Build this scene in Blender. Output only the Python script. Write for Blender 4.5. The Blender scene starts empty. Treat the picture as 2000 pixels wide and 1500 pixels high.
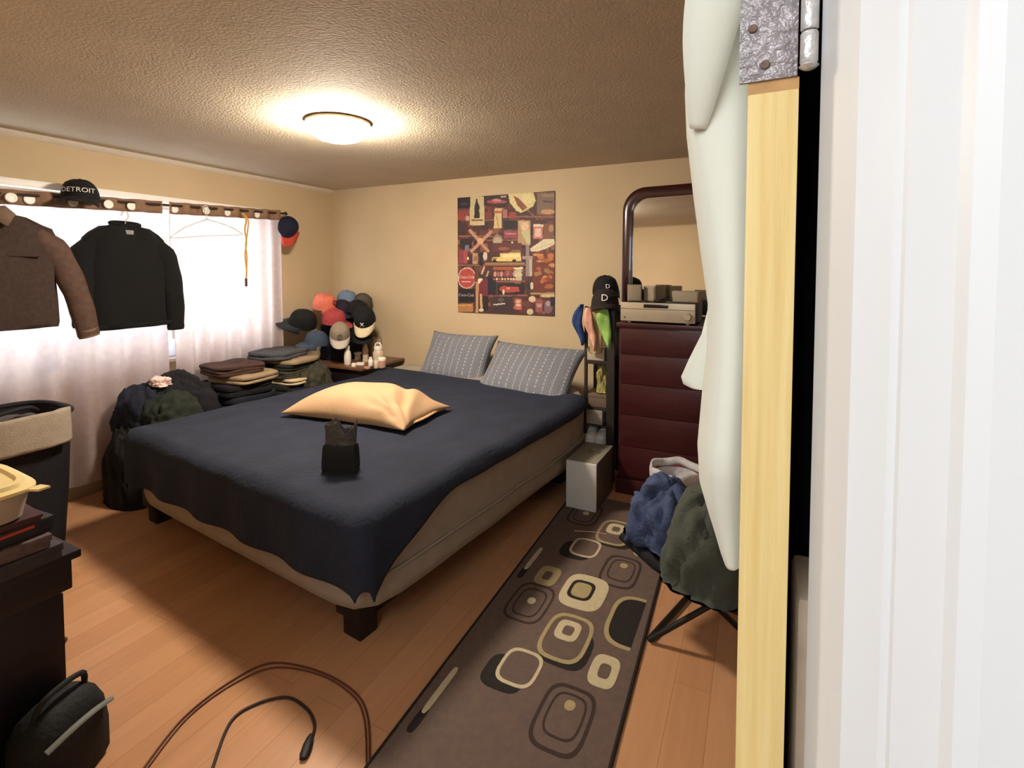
import bpy, bmesh, math, random
import numpy as np
from mathutils import Vector, Matrix, Euler, noise
R = math.radians
random.seed(7)
SC = bpy.context.scene
COL = SC.collection

# ---------------------------------------------------------------- camera, world, light, exposure
cam = bpy.data.cameras.new('camera'); co = bpy.data.objects.new('camera', cam); COL.objects.link(co)
co.location = (0, 0, 1.45); co.rotation_euler = (R(90 - 2.35), 0, R(26))
cam.sensor_width = 36; cam.lens = 985 / 2000 * 36; cam.shift_y = -182 / 2000
cam.clip_start = .01; cam.clip_end = 60
SC.camera = co
w = bpy.data.worlds.new('sky'); SC.world = w; w.use_nodes = True
bg = w.node_tree.nodes['Background']; bg.inputs[0].default_value = (.80, .89, 1, 1); bg.inputs[1].default_value = 2.3
SC.view_settings.view_transform = 'Standard'; SC.view_settings.look = 'None'
SC.view_settings.exposure = 1.62; SC.view_settings.gamma = 1; SC.view_settings.use_curve_mapping = False
LAMP_POWER = 84.0
hl = bpy.data.lights.new('hallway_light', 'AREA'); hl.energy = 9.2; hl.size = 1.0; hl.color = (.93, .97, 1)
ho = bpy.data.objects.new('hallway_light', hl); COL.objects.link(ho)
ho.location = (-.55, -.75, 2.1); ho.rotation_euler = (Vector((-.35, 1.2, .9)) - Vector(ho.location)).to_track_quat('-Z', 'Y').to_euler()

# ---------------------------------------------------------------- helpers
def srgb(h):
    if isinstance(h, str): h = tuple(int(h[i:i + 2], 16) / 255 for i in (0, 2, 4))
    return tuple((c / 12.92 if c <= .04045 else ((c + .055) / 1.055) ** 2.4) for c in h)
MATS = {}
def mat(name, col, rough=.8, var=.12, scale=12, bump=0, bscale=120, metal=0, stretch=None, col2=None, trans=0, sheen=0, spec=.4, coat=0, alpha=1):
    """procedural material: a base colour broken up by noise, with optional bump and translucency"""
    if name in MATS: return MATS[name]
    m = bpy.data.materials.new(name); m.use_nodes = True; nt = m.node_tree; N = nt.nodes; L = nt.links
    b = N['Principled BSDF']; c = srgb(col)
    tc = N.new('ShaderNodeTexCoord'); mp = N.new('ShaderNodeMapping'); L.new(tc.outputs['Object'], mp.inputs[0])
    if stretch: mp.inputs['Scale'].default_value = stretch
    nz = N.new('ShaderNodeTexNoise'); nz.inputs['Scale'].default_value = scale; nz.inputs['Detail'].default_value = 5
    L.new(mp.outputs[0], nz.inputs[0])
    rp = N.new('ShaderNodeValToRGB')
    c2 = srgb(col2) if col2 else tuple(k * (1 - var) for k in c)
    c1 = c if col2 else tuple(min(1, k * (1 + var)) for k in c)
    rp.color_ramp.elements[0].position = .3; rp.color_ramp.elements[1].position = .7
    rp.color_ramp.elements[0].color = (*c2, 1); rp.color_ramp.elements[1].color = (*c1, 1)
    L.new(nz.outputs[0], rp.inputs[0]); L.new(rp.outputs[0], b.inputs['Base Color'])
    b.inputs['Roughness'].default_value = rough; b.inputs['Metallic'].default_value = metal
    b.inputs['Specular IOR Level'].default_value = spec
    if sheen: b.inputs['Sheen Weight'].default_value = sheen
    if coat: b.inputs['Coat Weight'].default_value = coat
    if alpha < 1: b.inputs['Alpha'].default_value = alpha
    if bump:
        n2 = N.new('ShaderNodeTexNoise'); n2.inputs['Scale'].default_value = bscale; n2.inputs['Detail'].default_value = 3
        L.new(mp.outputs[0], n2.inputs[0]); bp = N.new('ShaderNodeBump'); bp.inputs['Strength'].default_value = bump
        bp.inputs['Distance'].default_value = .01
        L.new(n2.outputs[0], bp.inputs['Height']); L.new(bp.outputs[0], b.inputs['Normal'])
    if trans:
        t = N.new('ShaderNodeBsdfTranslucent'); L.new(rp.outputs[0], t.inputs[0])
        mx = N.new('ShaderNodeMixShader'); mx.inputs[0].default_value = trans
        L.new(b.outputs[0], mx.inputs[1]); L.new(t.outputs[0], mx.inputs[2])
        L.new(mx.outputs[0], N['Material Output'].inputs[0])
    MATS[name] = m; return m
def glassy(name, tint=(1, 1, 1), gl=.12):
    if name in MATS: return MATS[name]
    m = bpy.data.materials.new(name); m.use_nodes = True; N = m.node_tree.nodes; L = m.node_tree.links
    N.remove(N['Principled BSDF']); t = N.new('ShaderNodeBsdfTransparent'); t.inputs[0].default_value = (*tint, 1)
    g = N.new('ShaderNodeBsdfGlossy'); g.inputs['Roughness'].default_value = .08
    mx = N.new('ShaderNodeMixShader'); mx.inputs[0].default_value = gl
    L.new(t.outputs[0], mx.inputs[1]); L.new(g.outputs[0], mx.inputs[2]); L.new(mx.outputs[0], N['Material Output'].inputs[0])
    MATS[name] = m; return m

class MB:
    """collects shapes into one mesh"""
    def __init__(s): s.v = []; s.f = []
    def add(s, V, F, M=None):
        o = len(s.v)
        s.v += [tuple(M @ Vector(p)) if M else tuple(p) for p in V]; s.f += [tuple(i + o for i in f) for f in F]; return s
    def box(s, a, b, bev=0, M=None):
        a = Vector(a); b = Vector(b); bm = bmesh.new(); bmesh.ops.create_cube(bm, size=1)
        for v in bm.verts: v.co = Vector([(a[i] + b[i]) / 2 + v.co[i] * (b[i] - a[i]) for i in range(3)])
        if bev: bmesh.ops.bevel(bm, geom=list(bm.edges), offset=bev, segments=2, affect='EDGES', profile=.6)
        bm.verts.index_update(); V = [v.co.copy() for v in bm.verts]; F = [[v.index for v in f.verts] for f in bm.faces]; bm.free()
        return s.add(V, F, M)
    def loft(s, rings, cap=True, close=True, M=None):
        n = len(rings[0]); V = [p for r in rings for p in r]; F = []
        for i in range(len(rings) - 1):
            for j in range(n if close else n - 1):
                k = (j + 1) % n; F.append((i * n + j, i * n + k, (i + 1) * n + k, (i + 1) * n + j))
        if cap: F.append(tuple(range(n - 1, -1, -1))); F.append(tuple((len(rings) - 1) * n + j for j in range(n)))
        return s.add(V, F, M)
    def lathe(s, prof, n=20, M=None, cap=True):
        return s.loft([[(r * math.cos(2 * math.pi * j / n), r * math.sin(2 * math.pi * j / n), z) for j in range(n)] for r, z in prof], cap=cap, M=M)
    def tube(s, path, rad, n=8, cap=True, flat=1.0, ref=(0, 0, 1)):
        P = [Vector(p) for p in path]; rings = []
        for i, p in enumerate(P):
            t = (P[min(i + 1, len(P) - 1)] - P[max(i - 1, 0)]).normalized()
            rf = Vector(ref)
            if abs(t.dot(rf)) > .97: rf = Vector((0, 1, 0)) if abs(t.y) < .9 else Vector((1, 0, 0))
            a = t.cross(rf).normalized(); b = a.cross(t).normalized()
            r = rad[i] if isinstance(rad, (list, tuple)) else rad
            rings.append([p + a * (r * math.cos(2 * math.pi * j / n)) + b * (r * flat * math.sin(2 * math.pi * j / n)) for j in range(n)])
        return s.loft(rings, cap)
    def grid(s, fn, nu, nv, closed=False, M=None):
        V = [fn(i / nu, j / nv) for j in range(nv + 1) for i in range(nu + 1)]; W = nu + 1
        F = [(j * W + i, j * W + i + 1, (j + 1) * W + i + 1, (j + 1) * W + i) for j in range(nv) for i in range(nu)]
        return s.add(V, F, M)
    def prism(s, poly, z0, z1, M=None):
        n = len(poly); return s.loft([[(x, y, z0) for x, y in poly], [(x, y, z1) for x, y in poly]], M=M)
    def build(s, name, m, parent=None, smooth=35, loc=None, rot=None):
        me = bpy.data.meshes.new(name); me.from_pydata(s.v, [], s.f); me.validate()
        bm = bmesh.new(); bm.from_mesh(me); bmesh.ops.recalc_face_normals(bm, faces=bm.faces); bm.to_mesh(me); bm.free()
        if smooth:
            me.shade_smooth(); me.set_sharp_from_angle(angle=R(smooth))
        me.materials.append(m)
        o = bpy.data.objects.new(name, me); COL.objects.link(o)
        if parent:
            o.parent = parent
        if loc: o.location = loc
        if rot: o.rotation_euler = rot
        return o
def solid(o, th, off=0):
    md = o.modifiers.new('thickness', 'SOLIDIFY'); md.thickness = th; md.offset = off; return o
def tag(o, label=None, cat=None, group=None, kind=None):
    if label: o['label'] = label
    if cat: o['category'] = cat
    if group: o['group'] = group
    if kind: o['kind'] = kind
    return o
def thing(name, label, cat, loc=(0, 0, 0), rot=(0, 0, 0), group=None):
    o = bpy.data.objects.new(name, None); COL.objects.link(o); o.location = loc; o.rotation_euler = rot
    o.empty_display_size = .1
    return tag(o, label, cat, group)
def nz(x, y, z=0, s=1.0): return noise.noise(Vector((x * s, y * s, z * s)))
def smooth_path(pts, n=10):
    P = [Vector(p) for p in pts]; out = []
    for i in range(len(P) - 1):
        a = P[max(i - 1, 0)]; b = P[i]; c = P[i + 1]; d = P[min(i + 2, len(P) - 1)]
        for k in range(n):
            t = k / n; out.append(.5 * ((2 * b) + (c - a) * t + (2 * a - 5 * b + 4 * c - d) * t * t + (3 * b - a - 3 * c + d) * t ** 3))
    return out + [P[-1]]
def text_mesh(txt, size, depth, name, m, parent, M):
    cu = bpy.data.curves.new(name, 'FONT'); cu.body = txt; cu.size = size; cu.extrude = depth; cu.align_x = 'CENTER'; cu.align_y = 'CENTER'
    cu.resolution_u = 3
    t = bpy.data.objects.new('t', cu); me = bpy.data.meshes.new_from_object(t); bpy.data.objects.remove(t)
    me.transform(M); me.name = name; me.materials.clear(); me.materials.append(m)
    o = bpy.data.objects.new(name, me); COL.objects.link(o); o.parent = parent; return o

# ---------------------------------------------------------------- room shell
XL, YB, HC, XR, YF, YH = -3.87, 3.80, 2.25, .95, .34, .18      # left wall, back wall, ceiling, right wall, front wall room face / hall face
WALL = mat('tan_wall_paint', 'c9b391', .75, .05, 2.5, .15, 60)
def struct(o): o['kind'] = 'structure'; return o
# laminate floor
def floor_mat():
    m = bpy.data.materials.new('orange_laminate'); m.use_nodes = True; N = m.node_tree.nodes; L = m.node_tree.links; b = N['Principled BSDF']
    tc = N.new('ShaderNodeTexCoord'); mp = N.new('ShaderNodeMapping'); L.new(tc.outputs['Object'], mp.inputs[0]); mp.inputs['Rotation'].default_value = (0, 0, R(90))
    br = N.new('ShaderNodeTexBrick'); br.inputs['Scale'].default_value = 1; br.inputs['Brick Width'].default_value = 1.2; br.inputs['Row Height'].default_value = .12
    br.inputs['Mortar Size'].default_value = .0012; br.inputs['Color1'].default_value = (*srgb('c0906a'), 1); br.inputs['Color2'].default_value = (*srgb('b5845e'), 1)
    br.inputs['Mortar'].default_value = (*srgb('a06c44'), 1); L.new(mp.outputs[0], br.inputs[0])
    m2 = N.new('ShaderNodeMapping'); L.new(tc.outputs['Object'], m2.inputs[0]); m2.inputs['Scale'].default_value = (14, 1.2, 1)
    n = N.new('ShaderNodeTexNoise'); n.inputs['Scale'].default_value = 2.5; n.inputs['Detail'].default_value = 8; L.new(m2.outputs[0], n.inputs[0])
    mr = N.new('ShaderNodeMapRange'); mr.inputs[3].default_value = .82; mr.inputs[4].default_value = 1.14; L.new(n.outputs[0], mr.inputs[0])
    mm = N.new('ShaderNodeVectorMath'); mm.operation = 'SCALE'; L.new(br.outputs[0], mm.inputs[0]); L.new(mr.outputs[0], mm.inputs['Scale'])
    L.new(mm.outputs[0], b.inputs['Base Color']); b.inputs['Roughness'].default_value = .32; b.inputs['Specular IOR Level'].default_value = .35
    return m
struct(MB().box((XL - .1, -1.3, -.05), (XR + .1, YB + .1, 0)).build('floor', floor_mat()))
CEIL = mat('textured_tan_ceiling', 'c6b8a2', .85, .05, 4, .5, 95)
struct(MB().box((XL - .1, YH, HC), (XR + .1, YB + .1, HC + .08)).build('ceiling', CEIL))
struct(MB().box((XL, YB, 0), (XR, YB + .1, HC)).build('wall_back', WALL))
struct(MB().box((XR, YF, 0), (XR + .1, YB, HC)).build('wall_right', WALL))
WY0, WY1, WZ0, WZ1 = .75, 3.04, .80, 1.93
wl = MB().box((XL - .12, YH, 0), (XL, WY0, HC)).box((XL - .12, WY1, 0), (XL, YB + .1, HC)).box((XL - .12, WY0, 0), (XL, WY1, WZ0)).box((XL - .12, WY0, WZ1), (XL, WY1, HC))
struct(wl.build('wall_left', WALL))
wf = MB().box((XL, YH, 0), (-1.14, YF, HC)).box((-1.14, YH, 2.1), (.12, YF, HC)).box((.12, YH + .02, 0), (XR + .1, YF, HC))
struct(wf.build('wall_front', WALL))
TRIMW = mat('white_trim_paint', 'e9e8e4', .45, .03, 6)
struct(MB().prism([(0, 0), (.035, 0), (.03, -.012), (.014, -.028), (0, -.035)], YF, YB, M=Matrix(((1, 0, 0, XL), (0, 0, 1, 0), (0, 1, 0, HC), (0, 0, 0, 1)))).build('ceiling_glare_strip', mat('glare_strip_paint', 'd9cfc0', .5, .03)))  # pale strip added along the ceiling edge to stand for glare
struct(MB().prism([(0, 0), (.012, 0), (.012, .07), (.006, .08), (0, .08)], YF, YB, M=Matrix(((1, 0, 0, XL), (0, 0, 1, 0), (0, 1, 0, 0), (0, 0, 0, 1)))).build('baseboard_left', mat('tan_baseboard', 'a98f6b', .5, .05)))
# hallway behind the camera
HALL = mat('white_hall_paint', 'e4e4e2', .7, .02, 3)
struct(MB().box((-2.2, -1.3, 0), (1.4, -1.2, 2.3)).box((-2.3, -1.3, 0), (-2.2, YH, 2.3)).box((1.4, -1.3, 0), (1.5, YH, 2.3)).build('wall_hallway', HALL))
struct(MB().box((-2.3, -1.3, 2.25), (1.5, YH, 2.35)).build('ceiling_hallway', HALL))
struct(MB().box((XR + .1, -1.3, -.05), (1.5, YH, 0)).build('floor_hallway', MATS['white_hall_paint']))
# right jamb, stop and casing: one moulded profile, seen very close
JAMB = mat('white_door_frame_paint', 'e6e7e8', .5, .035, 3, .12, 14, stretch=(1, 1, .25))
prof = [(.0300, .338), (.0372, .262), (.0395, .2595), (.0475, .2455), (.0500, .2435), (.0505, .240), (.0620, .2262), (.0640, .2200), (.0700, .2170), (.0790, .2165), (.115, .2150), (.118, .19), (.118, .338)]
struct(MB().prism(prof, 0, 2.1).build('door_frame_right', JAMB, smooth=20))
struct(MB().box((-1.16, YH - .015, 0), (-1.125, YF, 2.1), .004).build('door_frame_left', TRIMW))
struct(MB().box((-1.14, YH - .015, 2.065), (.12, YF, 2.1), .004).build('door_frame_top', TRIMW))
struct(MB().box((.118, .17, 0), (1.4, YH + .02, 2.25)).build('wall_hall_side', mat('white_hall_wall_paint', 'ecebe9', .7, .02, 3, .1, 30)))
# window: frame, mullions, glass panes
win = MB().box((XL - .1, WY0, WZ0), (XL - .04, WY1, WZ0 + .04)).box((XL - .1, WY0, WZ1 - .04), (XL - .04, WY1, WZ1)).box((XL - .1, WY0, WZ0), (XL - .04, WY0 + .04, WZ1)).box((XL - .1, WY1 - .04, WZ0), (XL - .04, WY1, WZ1))
wo = struct(win.build('window_1', TRIMW))
for y in (WY0 + .76, WY0 + 1.52): MB().box((XL - .095, y - .02, WZ0 + .04), (XL - .045, y + .02, WZ1 - .04)).build('mullion', TRIMW, wo)
for y in (WY0 + .39, WY0 + 1.14, WY0 + 1.9): MB().box((XL - .075, y - .37, WZ0 + .03), (XL - .07, y + .37, WZ1 - .03)).build('pane', glassy('window_glass', (1, 1, 1), .06), wo)
MB().box((XL - .11, WY0 - .01, WZ0 - .02), (XL + .03, WY1 + .01, WZ0 + .005), .004).build('sill', TRIMW, wo)

# ---------------------------------------------------------------- door (open), hinge, cloth, added dark gap filler and tote on it
PINE = mat('raw_pine_edge', 'e8cf92', .6, .05, 5, .1, 40, stretch=(30, 30, 1.0), col2='d9b873')
d = thing('door_1', 'open door seen edge on, raw pine edge with painted hinge', 'door', (0, .34, 0)); d['kind'] = 'structure'
MB().box((-.006, .003, .01), (.0185, .80, 2.03), .001).build('door_panel', TRIMW, d)
MB().box((-.0075, 0, .01), (.0195, .0035, 1.5555), .0008).build('pine_edge', PINE, d)
MB().box((-.0075, .0008, 1.5555), (.0195, .0035, 1.5625)).build('hinge_mortise', mat('bare_brown_wood', 'b58a58', .7, .2, 60), d)
HM = mat('scuffed_painted_hinge_metal', 'aaa3a4', .42, .12, 90, .5, 160, metal=.35, col2='8f8788')
h = MB().box((-.0125, -.0012, 1.5625), (.0185, .0020, 1.668), .0006).build('hinge_leaf', HM, d)
for (x, z) in ((-.0055, 1.5935), (.0015, 1.5712), (-.001, 1.640)):
    MB().lathe([(.0018, 0), (.0026, .0006), (.0022, .0012)], 14, M=Matrix.Translation((x, -.0014, z)) @ Matrix.Rotation(R(90), 4, 'X')).build('screw_hole', mat('rusty_screw', '6b5546', .6, .3, 300, metal=.4), h)
KN = mat('hinge_knuckle_metal', 'cdc8c4', .35, .1, 120, .2, 200, metal=.5)
for z0, z1 in ((1.5672, 1.5850), (1.5858, 1.6045), (1.6053, 1.6240), (1.6248, 1.668)):
    MB().lathe([(.0040, z0), (.0046, z0 + .001), (.0046, z1 - .001), (.0040, z1)], 18, M=Matrix.Translation((.0238, -.0035, 0))).build('hinge_knuckle', KN, d)
MB().lathe([(.001, 1.5635), (.0035, 1.5645), (.0052, 1.5660), (.0040, 1.5672)], 18, M=Matrix.Translation((.0238, -.0035, 0))).build('hinge_pin', KN, d)
# dark form added behind the door to blacken the hinge gap, beige tote below it
c = MB(); rings = []
for k in range(14):
    z = .75 + k * .11; wv = .09 + .02 * math.sin(k * 1.3)
    rings.append([(.026 + wv * (.5 + .5 * math.cos(a)) * (1 + .12 * math.sin(5 * a + k)), .66 + .24 * math.sin(a), z) for a in [2 * math.pi * j / 28 for j in range(28)]])
cc = c.loft(rings).build('coat', mat('dark_gap_filler', '17151a', .95, .3, 40))
tag(cc, 'dark form added behind the open door to blacken its hinge gap', 'coat')
tb = thing('tote_bag', 'beige cloth tote bag low in the gap behind the door hinge', 'bag', (.0420, .385, 1.0))
tot = MB().loft([[(.0185 * (1 + s_) * (.7 + .3 * min(1, (z + .2) * 6)) * math.cos(a) * (1 if z < .235 else .35), .028 * math.sin(a), z) for a in [2 * math.pi * j / 16 for j in range(16)]] for z, s_ in ((-.3, -.3), (-.26, -.02), (-.1, .03), (.1, -.02), (.215, -.05), (.240, -.1))])
MB().box((-.0165, -.03, -.3), (.016, .028, .245), .005).build('bag_body', mat('beige_tote_canvas', 'b9a58e', .85, .08, 60), tb)
MB().tube(smooth_path([(0, -.015, .24), (.0, -.01, .262), (0, .0, .27), (0, .012, .262), (0, .018, .24)], 4), .002, 6).build('bag_strap', MATS['beige_tote_canvas'], tb)

# white garment hanging on the face of the door, built as folded loops of cloth
CLOTH = mat('off_white_cotton', 'e4e3d4', .9, .02, 3, .06, 30, trans=.08)
g = thing('hanging_white_garment', 'long off white garment hung on the near edge of the open door', 'garment', (-.008, .48, 1.2))
def zpx(y): return 1.45 + (528 - y) / 985 * .52      # height of an outline point on the garment's own plane
def ring_cloth(z, left, right, y0, y1, ph, fold=.006, n=44):
    out = []
    for j in range(n):
        a = 2 * math.pi * j / n; cx = (left + right) / 2; rx = (right - left) / 2
        x = cx - rx * math.cos(a) * (abs(math.cos(a)) ** -.25 if abs(math.cos(a)) > .05 else 1)
        y = (y0 + y1) / 2 - (y1 - y0) / 2 * math.sin(a)
        k = fold * math.sin(4 * a + ph + 1.2 * nz(z * 6, a)) * (rx / .04)
        out.append((x + k * math.cos(a) * .6, y + k * math.sin(a), z))
    return out
body = [(2.02, -0.0519), (1.7992, -0.0519), (1.718, -0.054), (1.647, -0.0621), (1.6013, -0.0638), (1.5657, -0.0612), (1.515, -0.054), (1.4642, -0.0465), (1.4204, -0.0399), (1.3774, -0.0403), (1.3393, -0.0436), (1.2916, -0.0469), (1.2581, -0.0452), (1.2344, -0.0387), (1.2153, -0.0326), (1.2009, -0.0281), (1.1914, -0.0242)]
b_ = MB(); rr = []
for i, (z, l) in enumerate(body):
    t = max(0, min(1, (z - body[-1][0]) / .10)); r_ = -.0015 - .006 * (1 - t) ** 2
    rr.append([(x + .008, y - .48, zz - 1.2) for x, y, zz in ring_cloth(z, l, r_, .425 + .04 * (1 - t), .60 - .08 * (1 - t), i * .35, .004)])
# resample vertically for smoothness
fine = []
for i in range(len(rr) - 1):
    for k in range(3):
        t = k / 3; fine.append([tuple((1 - t) * a + t * b for a, b in zip(p, q)) for p, q in zip(rr[i], rr[i + 1])])
b_.loft(fine + [rr[-1]]).build('garment_body', CLOTH, g, smooth=80)
# rolled upper fold, slanting from top right down to the left
p_ = smooth_path([(-.014, -.050, .85), (-.015, -.058, .56), (-.0185, -.065, .49), (-.0275, -.066, .435), (-.0325, -.062, .395), (-.037, -.052, .362)], 5)
b2 = MB().tube(p_, [.026 - .020 * max(0, (i - 8) / (len(p_) - 9)) ** 1.4 for i in range(len(p_))], 18, flat=.8, ref=(0, 1, 0)); b2.build('garment_fold', CLOTH, g, smooth=80)
# short flap at the left, flaring downwards
fl = [(1.4185, -0.0416, -0.0254), (1.3881, -0.0483, -0.0254), (1.3627, -0.0596, -0.0254), (1.3449, -0.0666, -0.0254), (1.3383, -0.0647, -0.0254), (1.3363, -0.0587, -0.0341)]
rr = [[(x + .008, y - .48, zz - 1.2) for x, y, zz in ring_cloth(z, l, r_, .505, .53, 0, .0015, 24)] for z, l, r_ in fl]
MB().loft(rr).build('garment_flap', CLOTH, g, smooth=80)

# ---------------------------------------------------------------- ceiling light
L1 = thing('ceiling_light', 'round flush ceiling light with glowing frosted dome', 'lamp', (-2.052,2.069,2.250))
MB().lathe([(.10, 0), (.168, -.004), (.170, -.016), (.160, -.022), (.12, -.02)], 40).build('lamp_rim', mat('brushed_lamp_rim', 'a08a6a', .35, .1, 60, metal=.6), L1)
em = bpy.data.materials.new('lit_frosted_glass'); em.use_nodes = True; b = em.node_tree.nodes['Principled BSDF']
b.inputs['Base Color'].default_value = (.9, .86, .75, 1); b.inputs['Emission Color'].default_value = (1, .885, .73, 1); b.inputs['Emission Strength'].default_value = LAMP_POWER
MB().lathe([(.150, -.018), (.156, -.032), (.152, -.046), (.140, -.068), (.110, -.090), (.06, -.104), (.015, -.107), (.001, -.107)], 40).build('glass_dome', em, L1)
MB().lathe([(.001, -.116), (.007, -.114), (.009, -.109), (.006, -.1055)], 14).build('finial', MATS['brushed_lamp_rim'], L1)

# ---------------------------------------------------------------- curtains, rod
XC = -3.75
def rodz(y): return 1.905 + (y - 2.1) * .040
ro = thing('curtain_rod', 'thin dark curtain rod across the top of the window', 'curtain rod', (XC, 2.1, 1.905))
MB().tube([(0, y - 2.1, rodz(y) - 1.905) for y in (.6, 1.2, 2.1, 3.12)], .009, 10).build('rod', mat('dark_rod_metal', '4a3a30', .4, .1, metal=.6), ro)
for y in (.65, 3.09): MB().tube([(0, y - 2.1, rodz(y) - 1.905), (-.11, y - 2.1, rodz(y) - 1.905)], .007, 8).build('bracket', MATS['dark_rod_metal'], ro)
MB().lathe([(.002, 0), (.016, .01), (.018, .022), (.010, .034), (.002, .038)], 14, M=Matrix.Translation((0, 1.02, rodz(3.12) - 1.905)) @ Matrix.Rotation(R(-90), 4, 'X')).build('finial', MATS['dark_rod_metal'], ro)
hr = MB().box((XL, .74, WZ1 + .00), (XL + .05, 3.06, WZ1 + .045), .004).build('blind_headrail', mat('white_plastic_rail', 'efece8', .4, .02))
tag(hr, 'white blind headrail along the wall just above the curtain rod', 'headrail')
SHEER = mat('sheer_mauve_curtain', 'cbb8b0', .9, .06, 30, .2, 200, trans=.60)
BAND = mat('brown_curtain_header', '8a6c56', .85, .12, 40, .2, 150)
def curtain(label, y0, y1, zb, seed, nf, grom, gather=1.0):
    t = thing('curtain', label, 'curtain', (XC, (y0 + y1) / 2, 1.9), group=None); ym = (y0 + y1) / 2
    def wave(y, u, v):   # u across, v down 0..1
        return (.016 + .02 * v) * math.sin(2 * math.pi * nf * u + seed) + .018 * v * math.sin(2 * math.pi * (nf * .47) * u + 1.7 * seed) + .02 * v * nz(u * 9, v * 2, seed)
    zt = .030; bh = .085
    def f(u, v):
        y = y0 + (y1 - y0) * u; z = rodz(y) - 1.905 + zt - bh
        zz = z + (zb - 1.905 - z) * v
        vv = .12 + .88 * v
        return (wave(y, u, vv), y - ym + .012 * v * math.sin(7 * u + seed), zz + (.012 * math.sin(2 * math.pi * nf * u) if v == 1 else 0))
    MB().grid(f, int(nf * 12), 26).build('curtain_panel', SHEER, t, smooth=180)
    def fb(u, v):
        y = y0 + (y1 - y0) * u; z = rodz(y) - 1.905 + zt - bh * v
        return (wave(y, u, .12 * v), y - ym, z)
    solid(MB().grid(fb, int(nf * 12), 3).build('header_band', BAND, t, smooth=180), .003)
    for y in grom:
        u = (y - y0) / (y1 - y0); x = wave(y, u, .06)
        tr = MB()
        for_r = [[(( .0205 + .007 * math.cos(a)) * math.cos(b), (.0205 + .007 * math.cos(a)) * math.sin(b), .004 * math.sin(a)) for a in [2 * math.pi * i / 8 for i in range(8)]] for b in [2 * math.pi * j / 20 for j in range(21)]]
        tr.loft(for_r, cap=False); tr.lathe([(.001, -.002), (.0212, -.002), (.0212, .002), (.001, .002)], 20)  # white disc in the ring stands for daylight through the hole
        tr.build('grommet', mat('white_grommet_lit_hole', 'f2efe6', .35, .02), t, loc=(x + .011, y - ym, rodz(y) - 1.905 - .018), rot=(0, R(90), 0))
    return t
curtain('wide left sheer curtain with brown grommet header behind the jackets', .62, 2.11, .12, .6, 9, (1.31, 1.40, 1.60, 1.78, 1.92), 1)
curtain('right sheer curtain with brown grommet header beside the corner wall', 2.155, 3.075, .30, 2.1, 7, (2.20, 2.41, 2.60, 2.86))
# white bunched fabric on the sill behind the sheers
BL = mat('white_bunched_fabric', 'eef0f5', .9, .03, 10, trans=.45)
bf = MB()
for i in range(13):
    y = .85 + i * .175 + random.uniform(-.03, .03); r_ = random.uniform(.085, .12)
    M = Matrix.Translation((XL - .032, y, WZ0 + .012 + r_ * .75)) @ Matrix.Diagonal((.24, 1.0, random.uniform(.8, 1.25), 1))
    bf.lathe([(.001 + r_ * math.sin(math.pi * k / 9) * (1 + .06 * math.sin(k * 2 + i)), -r_ * .75 * math.cos(math.pi * k / 9)) for k in range(10)], 16, M=M)
o = bf.build('bunched_fabric', BL, smooth=180); tag(o, 'white bunched fabric stuffed along the window sill behind the sheers', 'fabric', kind='stuff')

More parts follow.
